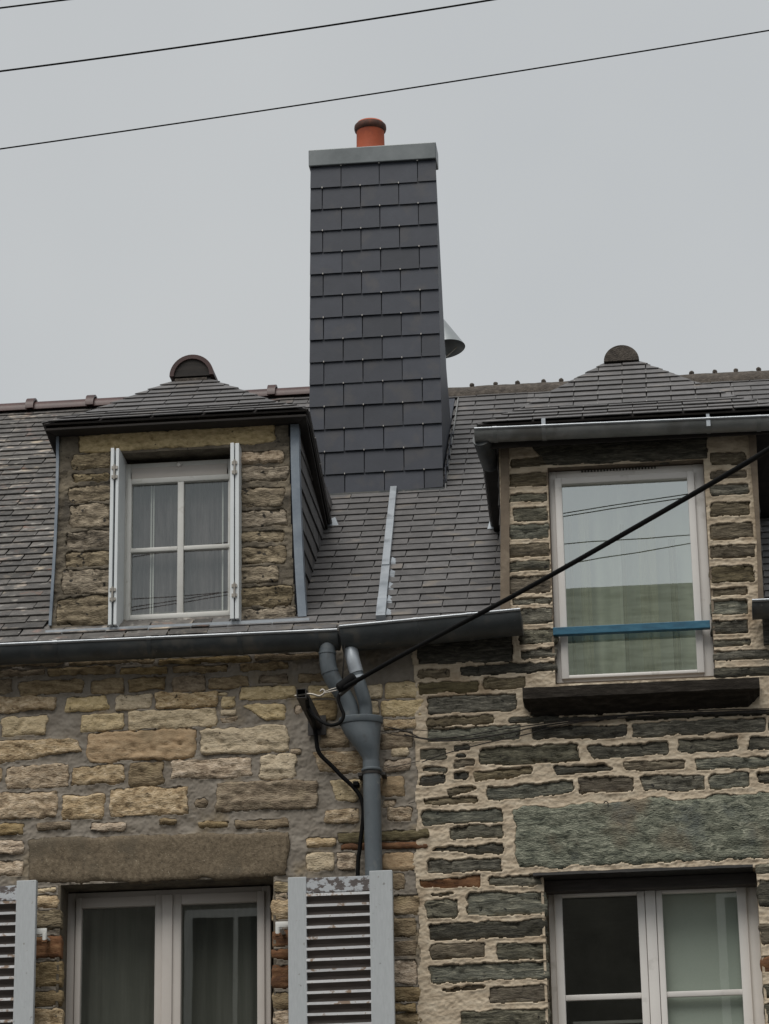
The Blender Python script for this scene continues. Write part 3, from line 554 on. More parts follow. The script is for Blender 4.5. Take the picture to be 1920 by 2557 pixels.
# rendered corner bands of the right dormer
b = MB(); b.prism([(P(1251, 1100).x, zdt), (P(1271, 1100).x, zdt), (P(1272, 1500).x, P(1272, 1540).z), (P(1249, 1500).x, P(1249, 1525).z)], 1, -.022, .03)
b.make('corner_render', M['render_edge'], HR)
b = MB(); b.prism([(P(1868, 1100).x, zdt), (P(1889, 1100).x, zdt), (P(1899, 1350).x, P(1899, 1350).z), (P(1908, 1520).x, P(1908, 1500).z), (P(1893, 1500).x, P(1893, 1500).z), (P(1889, 1340).x, P(1889, 1340).z)], 1, -.022, .03)
b.make('corner_render', M['render_edge'], HR)
b = MB(); b.box(P(1905, 1580).x, 6, -.03, .03, P(1910, 1612).z, 6.3); o = b.make('cornice_board', M['d'], HR)

# ------------------------------------------------------------------ main roofs
sxt, sxb = PR(985, 1215), PR(952, 1547)
def stripx(Y): return sxb.x+(sxt.x-sxb.x)*(Y-sxb.y)/(sxt.y-sxb.y)
RIDY_L, RIDY_R = 3.66, 3.56
Vd = Vector((0, 1, RT)).normalized(); sl = Vd.y
Oroof = Vector((0, RY0, RZ0))
def vof(Y): return (Y-RY0)/sl
DY = .12
dl_x0, dl_x1 = P(135, 1300, DY).x, P(735, 1300, DY).x     # left dormer walls
ch_y = 1.84
cTL, cTR, cBR, cBL = P(776, 400, ch_y), P(1088, 384, ch_y), P(1107, 1214, ch_y), P(774, 1240, ch_y)
eave_z = P(430, 1036, DY-.12).z
def skipL(p):
    if dl_x0-.02 < p.x < dl_x1-.05 and p.y > DY-.02 and p.z < eave_z+.1: return True
    if cBL.x < p.x < cBR.x and ch_y+.05 < p.y: return True
    return False
reave_z = P(1560, 1062, -.12).z
def skipR(p):
    if xdl+.03 < p.x < xdr-.03 and p.z < reave_z+.1: return True
    if cBL.x < p.x < cBR.x-.09 and ch_y+.05 < p.y: return True
    return False
sxr = stripx(RIDY_L)
roofL = MB().add(*thick([(-6, RY0, RZ0-.004), (stripx(RY0), RY0, RZ0-.004), (sxr, RIDY_L, roofz(RIDY_L)-.004), (-6, RIDY_L, roofz(RIDY_L)-.004)], (0, -RT, 1), .06))
zl = roofz(RIDY_L)-.004; roofL.add(*thick([(-6, RIDY_L, zl), (sxr, RIDY_L, zl), (sxr, RIDY_L+4, zl-3.1), (-6, RIDY_L+4, zl-3.1)], (0, RT, 1), .06))
roofL = roofL.make('roof', M['slate_old'], HL)
roofR = MB().add(*thick([(stripx(RY0)+.001, RY0, RZ0-.004), (xdl+.01, RY0, RZ0-.004), (xdl+.01, RIDY_R, roofz(RIDY_R)-.004), (sxr+.001, RIDY_R, roofz(RIDY_R)-.004)], (0, -RT, 1), .06))
roofR.add(*thick([(xdl+.012, .3, roofz(.3)-.004), (xdr-.012, .3, roofz(.3)-.004), (xdr-.012, RIDY_R, roofz(RIDY_R)-.004), (xdl+.012, RIDY_R, roofz(RIDY_R)-.004)], (0, -RT, 1), .06))
roofR.add(*thick([(xdr-.01, RY0, RZ0-.004), (6, RY0, RZ0-.004), (6, RIDY_R, roofz(RIDY_R)-.004), (xdr-.01, RIDY_R, roofz(RIDY_R)-.004)], (0, -RT, 1), .06))
zr_ = roofz(RIDY_R)-.004; roofR.add(*thick([(sxr+.001, RIDY_R, zr_), (6, RIDY_R, zr_), (6, RIDY_R+4, zr_-3.1), (sxr+.001, RIDY_R+4, zr_-3.1)], (0, RT, 1), .06))
roofR = roofR.make('roof', M['slate'], HR)
hk = []
xo = -2.55
visL = lambda p: p.x > -3.4 and not (dl_x0-.05 < p.x < dl_x1-.05 and p.z < 8.0 and p.y > DY)
n1 = slates(roofL, Oroof, (1, 0, 0), Vd, [(-4.2, .0), (xo+1.55, 0), (xo+1.55, vof(RIDY_L)), (-4.2, vof(RIDY_L))], .245, .109, M['slate_old'], t=.0065, jit=.009, skip=skipL, single=visL, limit=170)
pl = [(xo+1.552, 0), (stripx(RY0)-.005, 0), (sxr-.005, vof(RIDY_L)), (xo+1.552, vof(RIDY_L))]
n2 = slates(roofL, Oroof, (1, 0, 0), Vd, pl, .25, .109, M['slate'], t=.0052, jit=.003, skip=skipL, uoff=-.02, limit=130)
hkR = []
pr = [(stripx(RY0)+.005, 0), (3.6, 0), (3.6, vof(RIDY_R)), (sxr+.005, vof(RIDY_R))]
for pr_, lim in (([(stripx(RY0)+.005, 0), (xdl+.002, 0), (xdl+.002, vof(RIDY_R)), (sxr+.005, vof(RIDY_R))], 230),
                ([(xdl+.003, vof(.9)), (xdr-.003, vof(.9)), (xdr-.003, vof(RIDY_R)), (xdl+.003, vof(RIDY_R))], 50), ([(xdr-.002, 0), (3.6, 0), (3.6, vof(RIDY_R)), (xdr-.002, vof(RIDY_R))], 60)):
    n3 = slates(roofR, Oroof, (1, 0, 0), Vd, pr_, .27, .109, M['slate'], t=.0052, jit=.002, skip=skipR, uoff=.03, voff=.045, limit=lim)
print('roof slates', n1, n2, n3)
# ridge tiles: glazed red half rounds on the left house
rz = roofz(RIDY_L)
x = -3.6; cs = [P(88, 990, RIDY_L).x, P(243, 985, RIDY_L).x]; stp = .435
x0 = cs[0]-3*stp
for i in range(12):
    a = x0+i*stp; b_ = a+stp
    if a > cBL.x: break
    b = MB()
    for xx0, xx1, r_ in ((a, b_-.03, .082), (b_-.045, b_+.012, .108)):
        n = 14; sec = []
        for k in range(n+1): th = math.pi*k/n; sec.append((RIDY_L-math.cos(th)*r_*1.1, rz-.02+math.sin(th)*r_))
        for k in range(n, -1, -1): th = math.pi*k/n; sec.append((RIDY_L-math.cos(th)*(r_-.015)*1.1, rz-.02+math.sin(th)*(r_-.015)))
        b.prism(sec, 0, xx0, xx1)
    b.make('ridge_tile', M['ridge_red'], roofL, smooth=True)
# right house: low mortared ridge with small crest knobs
rz = roofz(RIDY_R)
nx = 90; vs = []; fs = []
xa, xb_ = cBR.x-.16, 3.6
for i in range(nx+1):
    xx = xa+(xb_-xa)*i/nx
    for k, (dy, dz) in enumerate(((-.13, -.085), (-.12, -.045), (-.05, .018), (0, .032), (.05, .015), (.12, -.06))):
        vs.append((xx, RIDY_R+dy, rz+dz+.016*float(fbm(xx*9, k*3.1, 55, 3))))
for i in range(nx):
    for k in range(5): fs.append((i*6+k, (i+1)*6+k, (i+1)*6+k+1, i*6+k+1))
mk('ridge_cap', vs, fs, M['ridge_grey'], roofR, smooth=True)
for u in [1178, 1237, 1292, 1357, 1401, 1728, 1786, 1839, 1896, 1950]:
    q = P(u, 950, RIDY_R)
    b = MB(); bm = bmesh.new(); bmesh.ops.create_icosphere(bm, subdivisions=2, radius=.018)
    b.add([v.co*random.uniform(.9, 1.1)+Vector((q.x, RIDY_R, rz+.045)) for v in bm.verts], [[v.index for v in f.verts] for f in bm.faces]); bm.free()
    b.box(q.x-.012, q.x+.012, RIDY_R-.014, RIDY_R+.014, rz+.005, rz+.045)
    b.make('crest_knob', M['ridge_grey'], roofR, smooth=True)
# zinc party strip on the slates between the two roofs
def rp(X, Y, n=0): return Vector((X, Y, roofz(Y)))+Vector((0, -RT, 1)).normalized()*n
hw = .026
ys = [sxb.y-.04, sxb.y+.18, sxb.y+.62, sxb.y+1.28, ch_y+.02]
strip = empty('party_strip', rp(stripx(1), 1), HR)
for i in range(4):
    a, c = ys[i], ys[i+1]+(.02 if i < 3 else 0); n0 = .042-.003*(i % 2); b = MB()
    e = hw-.002*i
    q = [rp(stripx(yy)+s_*e, yy, nn) for yy in (a, c) for s_ in (-1, 1) for nn in (-.01, n0+.004*(yy == a))]
    b.add(q, [(0, 1, 3, 2), (4, 6, 7, 5), (0, 4, 5, 1), (2, 3, 7, 6), (0, 2, 6, 4), (1, 5, 7, 3)])
    b.make('zinc_length', M['zinc'], strip)
for i in range(5):
    Y = sxb.y+.02+i*.17; c = rp(stripx(Y)+hw+.012, Y, .018)
    MB().add([c+Vector((-.012, 0, .002)), c+Vector((.016, 0, 0)), c+Vector((.014, .07, .045)), c+Vector((-.012, .07, .06)), c+Vector((-.012, 0, -.01)), c+Vector((.016, 0, -.012)), c+Vector((.014, .07, .033)), c+Vector((-.012, .07, .048))],
             [(0, 1, 2, 3), (7, 6, 5, 4), (0, 4, 5, 1), (1, 5, 6, 2), (2, 6, 7, 3), (3, 7, 4, 0)]).make('zinc_tab', M['zinc'], strip)

# ------------------------------------------------------------------ chimney
chim = empty('chimney', ((cBL.x+cBR.x)/2, ch_y+.3, cBL.z), HL); chim['label'] = 'tall chimney stack clad in dark new slates with zinc cap and terracotta pot'
edge = (cTR-cBR)
def chx(z): return cBR.x+(cTR.x-cBR.x)*(z-cBR.z)/(cTR.z-cBR.z)
def chl(z): return cBL.x+(cTL.x-cBL.x)*(z-cBL.z)/(cTL.z-cBL.z)
# rear edge of the right flank, flaring back down to the ridge
Xs = cBR.x
def rear(u, v, x): q = PX(u, v, x); return (q.y, q.z)
zpx = lambda v: P(1095, v, ch_y).z
side = [(ch_y, cTR.z), (ch_y+.14, cTR.z), (ch_y+.42, zpx(600)), (ch_y+.68, zpx(800)), (ch_y+1.05, zpx(905)), (ch_y+1.55, roofz(ch_y+1.55)+.02), (ch_y+1.55, roofz(ch_y+1.55)-.05), (ch_y, roofz(ch_y)-.02)]
print('side', side, 'rear@ridge', rear(1127, 960, Xs), rear(1118, 800, Xs), rear(1103, 700, Xs), 'top', rear(1092, 420, chx(cTR.z)))
zt = cTR.z; zb = cBL.z-.05
core_v = []
for (yy, zz) in side:
    core_v.append((chl(zz)+.012, yy+(.012 if yy == ch_y else 0), zz))
for (yy, zz) in side:
    # the back of the stack is a little narrower than its front
    k = (yy-ch_y)
    core_v.append((chx(zz)-.012-.014*k, yy+(.012 if yy == ch_y else 0), zz))
n = len(side)
MB().add(core_v, [tuple(range(n)), tuple(range(n, 2*n))[::-1]]+[(i, i+n, (i+1) % n+n, (i+1) % n) for i in range(n)]).make('stack', M['slate_new'], chim)
hooks = []
bl = Vector((cBL.x, ch_y, 0)); fz = lambda v: v
face = [(cBL.x-.004, cBL.z-.01), (cBR.x, cBR.z-.01), (cTR.x, cTR.z), (cTL.x, cTL.z)]
zrow = P(900, 480-.0, ch_y).z   # a course line read from the photograph
rowh = .1545; jx = P(852, 430, ch_y).x
zr0 = P(940, 463, ch_y).z
slates(chim, Vector((0, ch_y, 0)), (1, 0, 0), (0, 0, 1), face, .2525, rowh, M['slate_new'], t=.006, jit=.0015, voff=zr0-round(zr0/rowh)*rowh if int(round(zr0/rowh)) % 2 == 0 else zr0-(round(zr0/rowh))*rowh+0, uoff=jx % .2525, hooks=hooks, over=.03, gap=.003)
# right flank
Ve = (cTR-cBR).normalized()
sf = [(yy-ch_y, zz-cBR.z) for yy, zz in side[:6]]+[(0, roofz(ch_y)-cBR.z)]
slates(chim, cBR, (-.014, 1, 0), Ve, sf, .2525, rowh, M['slate_new'], t=.006, jit=.0015, voff=.03, over=.03, gap=.003)
Vl = (cTL-cBL).normalized()
sf2 = [(ch_y-yy, zz-cBL.z) for yy, zz in side[:6]]+[(0, roofz(ch_y)-cBL.z)]
slates(chim, cBL, (0, -1, 0), Vl, sf2, .2525, rowh, M['slate_new'], t=.006, jit=.0015, voff=.03, over=.03, gap=.003)
hookpart(hooks, chim, sz=.006, ln=.010)
# zinc flashing along the right foot and front
a, c = rp(cBR.x+.018, ch_y-.01, .01), rp(cBR.x+.018-.014*1.5, ch_y+1.52, .01)
MB().add(*thick([a+Vector((0, 0, .028)), c+Vector((0, 0, .028)), c, a], (1, 0, 0), .006)).make('flashing', M['zinc_mid'], chim)
a = rp(cBL.x, ch_y-.02, .0); MB().box(cBL.x, cBR.x+.005, ch_y-.03, ch_y+.02, a.z-.03, a.z+.02).make('flashing', M['zinc_dark'], chim)
# zinc cap
q0, q1 = P(770, 372, ch_y-.03), P(1088, 355, ch_y-.03); zc0 = P(930, 405, ch_y-.03).z; zc1 = P(930, 364, ch_y-.03).z
cap = MB().box(q0.x, q1.x, ch_y-.03, ch_y+.15, zc0, zc1, .006); cap.make('cap', M['cap_zinc'], chim)
# pot
pc = P(925, 350, ch_y+.085); pr_ = .094
prof = [(pr_, zc1-.02), (pr_*.99, zc1+.03), (pr_*.97, zc1+.12), (pr_*.99, zc1+.17)]
zp = P(925, 300, ch_y+.165).z; h = zp-zc1
def lathe(prof, cx, cy, n=32, cap=True):
    b = MB(); b.tube([(cx, cy, z) for r_, z in prof], [r_ for r_, z in prof], n=n, cap=cap); return b
top = P(925, 331, ch_y+.085).z
b = lathe([(pr_, zc1-.02), (pr_, zc1+.02), (pr_*.98, top), (pr_*1.0, top+.003)], pc.x, ch_y+.085); pot = b.make('pot', M['terracotta'], chim, smooth=True)
b = lathe([(pr_*1.0, top), (pr_*1.10, top+.010), (pr_*1.14, top+.026), (pr_*1.12, top+.045), (pr_*1.05, top+.052), (pr_*.9, top+.05), (pr_*.86, top+.01)], pc.x, ch_y+.085, cap=False); b.make('pot_rim', M['pot_rim'], chim, smooth=True)
b = lathe([(pr_*1.1, top+.045), (pr_*.95, top+.064), (pr_*.6, top+.074), (pr_*.02, top+.078)], pc.x, ch_y+.085, cap=False); b.make('pot_top', M['terracotta'], chim, smooth=True)

# flue cowl behind the ridge
cw = P(1108, 872, 4.1); cowl = tag(empty('flue_cowl', (cw.x, 4.1, roofz(RIDY_R)-.4)), 'pale metal cone shaped flue cowl poking out behind the tall slate chimney', 'flue cowl')
ax = Vector((-.13, .05, 1)).normalized(); b = MB(); b.tube([cw-ax*.0, cw+ax*.27], [.158, .02], n=36, cap=False); b.tube([cw+ax*.004, cw+ax*.26], [.152, .016], n=36, cap=False)
b.make('cone', M['cowl'], cowl, smooth=True)
b = MB(); b.tube([cw+Vector((-.02, 0, -.9)), cw+Vector((-.02, 0, .12))], .035, n=20); b.make('flue_pipe', M['cowl'], cowl, smooth=True)
for k in range(3):
    th = k*2.1+.4; MB().tube([cw+Vector((-.02+.03*math.cos(th), .03*math.sin(th), -.06)), cw+Vector((-.02+.12*math.cos(th), .12*math.sin(th), .03))], .006, n=6).make('stay', M['galv'], cowl)

# ------------------------------------------------------------------ windows
def bar(b, x0, x1, z0, z1, y0, y1, bev=.004): b.box(min(x0, x1), max(x0, x1), y0, y1, min(z0, z1), max(z0, z1), bev)
def frame_part(name, x0, x1, z0, z1, wl, wr, wt, wb, y0, y1, m, parent, bev=.005):
    b = MB(); bar(b, x0, x0+wl, z0, z1, y0, y1, bev); bar(b, x1-wr, x1, z0, z1, y0, y1, bev)
    bar(b, x0+wl-.001, x1-wr+.001, z1-wt, z1-.0005, y0+.001, y1-.001, bev); bar(b, x0+wl-.001, x1-wr+.001, z0+.0005, z0+wb, y0+.001, y1-.001, bev)
    return b.make(name, m, parent, smooth=True)
def pane(x0, x1, z0, z1, y, m, parent, name='pane', tilt=0.0):
    q = [(x0, y, z0), (x1, y, z0), (x1, y+tilt, z1), (x0, y+tilt, z1)]
    return MB().add(q, [(0, 1, 2, 3)]).make(name, m, parent)
def curtain(x0, x1, z0, z1, y, m, parent, folds=9, amp=.018, name='curtain', seed=1):
    n = folds*10; vs = []; fs = []
    for i in range(n+1):
        s_ = i/n; yy = amp*math.sin(s_*folds*2*math.pi+2*math.sin(s_*7+seed))*(.6+.4*math.sin(s_*11+seed))
        for k in range(2): vs.append((x0+(x1-x0)*s_, y+yy*(1 if k == 0 else .6), (z0, z1)[k]))
    for i in range(n): fs.append((2*i, 2*i+2, 2*i+3, 2*i+1))
    return mk(name, vs, fs, m, parent, smooth=True)
def room(x0, x1, z0, z1, y0, y1, parent, m=None):
    b = MB(); e = .25
    b.add([(x0-e, y0, z0-e), (x1+e, y0, z0-e), (x1+e, y1, z0-e), (x0-e, y1, z0-e), (x0-e, y0, z1+e), (x1+e, y0, z1+e), (x1+e, y1, z1+e), (x0-e, y1, z1+e)],
          [(0, 1, 2, 3), (4, 7, 6, 5), (0, 3, 7, 4), (1, 5, 6, 2), (3, 2, 6, 7)])
    return b.make('room', m or M['room'], parent)
def reveal(a, Y0, Y1, m, parent, e=.0015):
    """thin lining of an opening (sides, head, sill)"""
    x0, x1, z0, z1 = a; t = .012; b = MB()
    b.box(x0-t, x0+e, Y0, Y1, z0, z1); b.box(x1-e, x1+t, Y0, Y1, z0, z1); b.box(x0-t, x1+t, Y0+.002, Y1, z1-e, z1+t); b.box(x0-t, x1+t, Y0+.002, Y1, z0-t, z0+e)
    return b.make('reveal', m, parent)

# lower left window
wy = .19; win = empty('window', (P(415, 2400, wy).x, wy, 3.6), HL); win['label'] = 'lower left double casement window with beige plastic frame and dark net curtains'
reveal((o_ll[0], o_ll[1], 2.6, o_ll[3]), -.005, .4, M['mortar_dormer'], HL)
X = lambda u, Y=wy, v=2400: P(u, v, Y).x
zt_ = P(420, 2221, wy).z
frame_part('frame', X(163), X(676), 2.65, zt_, .05, .05, .05, .06, wy, wy+.06, M['pvc_pink'], win)
gl_t = P(295, 2266, wy).z; sash_t = P(295, 2240, wy).z
for (a, c, ga, gc) in ((188, 412, 203, 387), (420, 662, 453, 643)):
    xa_, xc_, xga, xgc = X(a), X(c), X(ga), X(gc)
    s_ = frame_part('sash', xa_, xc_, 2.72, sash_t, xga-xa_, xc_-xgc, sash_t-gl_t, .08, wy-.018, wy+.03, M['pvc_pink'], win)
    pane(xga-.01, xgc+.01, 2.75, gl_t+.01, wy+.012, M['glass_clear'], win)
    curtain(xga-.03, xgc+.03, 2.7, gl_t+.04, wy+.12, M['lace_dark'], win, folds=5, amp=.01, seed=a)
bb = MB(); bar(bb, X(406), X(432), 2.72, sash_t-.004, wy-.032, wy-.016); bb.make('mullion', M['pvc_pink'], win, smooth=True)
room(X(163), X(676), 2.6, zt_, wy+.061, 3.0, HL)

# lower right window
wy = .17; win = empty('window', (P(1640, 2400, wy).x, wy, 3.6), HR); win['label'] = 'lower right double casement window with one pane dark and one backed by a pale blind'
reveal((o_lr[0], o_lr[1], 2.6, o_lr[3]), -.005, .4, M['mortar_beige'], HR)
X = lambda u, Y=wy, v=2400: P(u, v, Y).x
ztf = P(1630, 2201, wy).z
frame_part('frame', X(1374), X(1903), 2.65, ztf, .05, .085, .05, .06, wy, wy+.06, M['pvc'], win)
gl_t = P(1495, 2238, wy).z; sash_t = P(1495, 2219, wy).z; zbar = P(1510, 2489, wy).z
for i, (a, c, ga, gc) in enumerate(((1389, 1617, 1409, 1598), (1645, 1873, 1661, 1849))):
    xa_, xc_, xga, xgc = X(a), X(c), X(ga), X(gc)
    frame_part('sash', xa_, xc_, 2.72, sash_t, xga-xa_, xc_-xgc, sash_t-gl_t, .08, wy-.02, wy+.03, M['pvc'], win)
    pane(xga-.01, xgc+.01, 2.75, gl_t+.01, wy+.012, M['glass_clear'], win)
    bb = MB(); bar(bb, xga-.002, xgc+.002, zbar-.015, zbar+.015, wy-.006, wy+.02); bb.make('muntin', M['pvc'], win, smooth=True)
    if i == 1:
        MB().box(xga-.02, xgc+.03, wy+.05, wy+.053, 2.7, gl_t+.04).make('blind', M['blind'], win)
    else:
        MB().box(xga+.02, xgc, wy+.35, wy+.38, P(1500, 2530, wy).z, P(1500, 2522, wy).z).make('shelf', M['paint_white'], win)
bb = MB(); bar(bb, X(1618), X(1644), 2.72, sash_t-.004, wy-.026, wy+.01); bb.make('mullion', M['pvc'], win, smooth=True)
# vent grille on the frame head and dark lead lip under the lintel
vb = MB()
for k in range(22):
    xx = X(1400)+k*(X(1575)-X(1400))/22; vb.box(xx, xx+.009, wy-.006, wy+.002, ztf-.024, ztf-.014)
vb.make('vent_slots', M['black_gap'], win)
lb = MB(); nn = 60; lv = []; lf = []
for i in range(nn+1):
    xx = o_lr[0]-.05+(o_lr[1]+.03-o_lr[0])*i/nn; w1 = .007*float(fbm(xx*14, .3, 61, 3)); w2 = .007*float(fbm(xx*14, 9.3, 62, 3))
    lv += [(xx, -.055+w2, o_lr[3]+.010+w1), (xx, -.058+w2, o_lr[3]-.006+w2), (xx, .10, o_lr[3]-.008), (xx, .10, o_lr[3]+.014)]
for i in range(nn):
    for k in range(4): lf.append((i*4+k, i*4+(k+1) % 4, (i+1)*4+(k+1) % 4, (i+1)*4+k))
lb.add(lv, lf+[(0, 1, 2, 3), (nn*4+3, nn*4+2, nn*4+1, nn*4)]).make('lead_lip', M['black_gap'], HR)
MB().box(o_lr[0]+.002, o_lr[1]-.002, .07, .16, o_lr[3]-.07, o_lr[3]-.010, .003).make('head_board', M['lip_wood'], HR)
room(X(1374), X(1903), 2.6, ztf, wy+.061, 3.0, HR)

# right dormer window (tall single light)
wy = .05; win = empty('window', (P(1575, 1430, wy).x, wy, 6.3), HR); win['label'] = 'tall single pane dormer window mirroring the sky over pale drapes'
X = lambda u, Y=wy, v=1430: P(u, v, Y).x
reveal(o_dr, -.004, .35, M['render_edge'], HR)
zt_, zb_ = P(1565, 1168, wy).z, P(1585, 1697, wy).z
frame_part('frame', X(1379), X(1771), zb_, zt_, .042, .062, .045, .03, wy, wy+.06, M['pvc'], win)
ga, gc = X(1411), X(1728); gt, gb = P(1560, 1204, wy).z, P(1585, 1681, wy).z
sx0, sx1, sz0, sz1 = X(1393), X(1746), zb_+.016, P(1560, 1188, wy).z
frame_part('sash', sx0, sx1, sz0, sz1, ga-sx0, sx1-gc, sz1-gt, gb-sz0, wy-.022, wy+.03, M['pvc'], win)
pane(ga-.008, gc+.008, gb-.008, gt+.008, wy+.01, M['glass_coated'], win)
curtain(ga-.03, gc+.03, gb-.03, gt+.05, wy+.17, M['drape'], win, folds=4, amp=.075, seed=3)
for i_, (u0_, u1_) in enumerate(((1447, 1474), (1596, 1640), (1672, 1690), (1421, 1430), (1552, 1562))):  # added strips of browner cloth, fold shading put into their colour
    curtain(X(u0_), X(u1_), gb-.03, gt-.12-.1*(i_ % 3), wy+.085, M['drape_fold_shade'], win, folds=2, amp=.012, seed=i_*3, name='curtain_fold_shade')
vb = MB()
for k in range(24):
    xx = X(1462)+k*(X(1655)-X(1462))/24; vb.box(xx, xx+.008, wy-.006, wy+.002, zt_-.014, zt_-.005)
vb.make('vent_slots', M['black_gap'], win)
room(X(1379), X(1771), zb_, zt_, wy+.061, 2.4, HR)
# sill of the dormer
s0, s1 = P(1304, 1715, -.13).x, P(1897, 1715, -.13).x; zs_ = P(1600, 1700, -.13).z
b = MB(); n = 40; prof = [(.03, .0), (-.125, -.008), (-.13, -.07), (-.118, -.078), (.02, -.155)]
vs = []; fs = []
for i in range(n+1):
    t_ = i/n; xx = s0+(s1-s0)*t_; cut = max(0, 1-min(t_, 1-t_)/.045)
    for k, (y_, z_) in enumerate(prof):
        dz = .006*float(fbm(xx*12, k*5., 91, 3)); y2 = y_
        if k == 4: dz += .07*cut
        if k in (1, 2, 3): y2 += .02*cut*(k == 3)
        vs.append((xx, y2+.004*float(fbm(xx*15, k*7., 92, 3)), zs_+z_+dz))
m_ = len(prof)
for i in range(n):
    for k in range(m_-1): fs.append((i*m_+k, (i+1)*m_+k, (i+1)*m_+k+1, i*m_+k+1))
fs += [tuple(range(m_)), tuple(n*m_+k for k in range(m_))[::-1]]
b.add(vs, fs); b.make('window_sill', M['sill'], HR)
# blue bar across the dormer window
a_, c_ = P(1382, 1578, -.012), P(1772, 1560, -.012)
bl_ = MB(); bl_.box(a_.x-.002, c_.x+.002, -.028, .012, (a_.z+c_.z)/2-.022, (a_.z+c_.z)/2+.022, .003)
o = bl_.make('safety_bar', M['blue']); tag(o, 'blue painted wooden bar fixed across the tall dormer window', 'bar')

# ------------------------------------------------------------------ left dormer
zd0 = P(430, 1568, DY).z
dorm = empty('dormer', ((dl_x0+dl_x1)/2, DY, zd0), HL); dorm['label'] = 'left dormer of weathered stone with white folding shutters'
ZD = Fr(0, 840, .48164, DY)
dit = [(408, 478, 1425, 580, 'p'), (375, 605, 575, 690, 'k'), (370, 710, 575, 755, 'k'), (350, 778, 575, 860, 'k'), (360, 870, 575, 995, 'k'), (345, 1010, 575, 1098, 'k'), (340, 1115, 575, 1195, 'k'), (322, 1210, 575, 1340, 'k'), (292, 1352, 575, 1500, 'k'),
       (1240, 597, 1472, 662, 't'), (1240, 677, 1500, 752, 'k'), (1240, 785, 1475, 882, 'k'), (1240, 900, 1490, 988, 'k'), (1240, 1007, 1475, 1066, 'k'), (1240, 1090, 1480, 1180, 'k'), (1240, 1200, 1440, 1285, 'k'), (1240, 1293, 1520, 1400, 'k'), (1240, 1410, 1530, 1490, 'k')]
oD = add_stones(ZD, dit, dorm, 'k', proud=.008, rough=.018, wob=.010, rnd=.012)
o_dl = (P(300, 1370, DY).x, P(590, 1370, DY).x, zd0, P(440, 1124, DY).z)
xTL, xTR, xBL_, xBR_ = P(145, 1070, DY).x, P(720, 1070, DY).x, P(125, 1562, DY).x, P(743, 1562, DY).x
zdt2 = P(430, 1040, DY).z
def mD(X_, Z_):
    k = (Z_-zd0)/(zdt2-zd0); k = np.clip(k, 0, 1)
    m = (X_ > xBL_+(xTL-xBL_)*np.sqrt(k)) & (X_ < xBR_+(xTR-xBR_)*np.sqrt(k)) & (Z_ < zdt2)
    a = o_dl; return m & ~((X_ > a[0]) & (X_ < a[1]) & (Z_ > a[2]) & (Z_ < a[3]))
me, O_ = mortar('mortar', HL, xBL_-.02, xBR_+.02, zd0-.02, zdt2+.01, DY, oD, M['mortar_dormer'], h_rough, mD)
o = bpy.data.objects.new('mortar', me); link(o, dorm, O_); o.location = O_-WL[dorm.name]
core(dorm, xTL+.01, xTR-.01, zd0, zdt2, DY+.034, DY+.4, [o_dl], M['mortar_dormer'])
reveal(o_dl, DY-.004, DY+.35, M['mortar_dormer'], dorm)
# window
wy = DY+.1; win = empty('window', (P(440, 1370, wy).x, wy, zd0+.3), HL); win['label'] = 'small four pane white dormer window with lace curtains'
X = lambda u, Y=wy, v=1370: P(u, v, Y).x
fx0, fx1, fz0, fz1 = X(309), X(586), P(430, 1556, wy).z, P(440, 1152, wy).z
frame_part('frame', fx0, fx1, fz0, fz1, .035, .04, .06, .03, wy, wy+.06, M['paint_white'], win)
sx0, sx1 = X(322), X(580); st, sb = P(450, 1196, wy).z, P(430, 1546, wy).z
gx0, gx1, gz1, gz0 = X(328), X(573), P(445, 1205, wy).z, P(440, 1532, wy).z
xm, zm = X(451), P(445, 1370, wy).z
frame_part('sash', fx0+.018, fx1-.015, sb, st+.012, gx0-fx0-.018, fx1-.015-gx1, st+.012-gz1, gz0-sb, wy-.016, wy+.03, M['paint_white'], win)
MB().box(fx0+.04, fx1-.045, wy-.004, wy+.03, st+.014, fz1-.03, .002).make('head_board', M['pvc_pink'], win)
bb = MB(); bar(bb, xm-.018, xm+.018, gz0-.005, gz1+.005, wy-.012, wy+.028); bb.make('muntin', M['paint_white'], win, smooth=True)
for (a, c) in ((gx0-.004, xm-.018), (xm+.018, gx1+.004)):
    bb = MB(); bar(bb, a, c, zm-.013, zm+.013, wy-.01, wy+.026); bb.make('muntin', M['paint_white'], win, smooth=True)
    for (z0, z1) in ((gz0-.004, zm-.013), (zm+.013, gz1+.004)): pane(a, c, z0, z1, wy+.01, M['glass_clear'], win, tilt=.002)
curtain(gx0-.03, xm, gz0-.05, gz1+.05, wy+.075, M['lace'], win, folds=9, amp=.006, seed=5)
curtain(xm+.01, gx1+.03, gz0-.05, gz1+.05, wy+.075, M['lace'], win, folds=9, amp=.006, seed=8)
room(gx0, gx1, gz0, gz1, wy+.061, 1.9, HL)
b = lathe([(.013, 0), (.013, .01), (.006, .016)], 0, 0, n=16); q = P(447, 1160, wy-.01)
MB().add([Vector((q.x+v.x, wy-.003-v.z, q.z+v.y)) for v in b.v], b.f).make('knob', M['pvc'], win, smooth=True)
for u_ in (383, 377, 556):
    xx = P(u_, 1370, wy+.06).x; MB().box(xx-.004, xx+.004, wy+.058, wy+.060, gz0-.02, gz1+.02).make('curtain_seam', M['paint_white'], win)
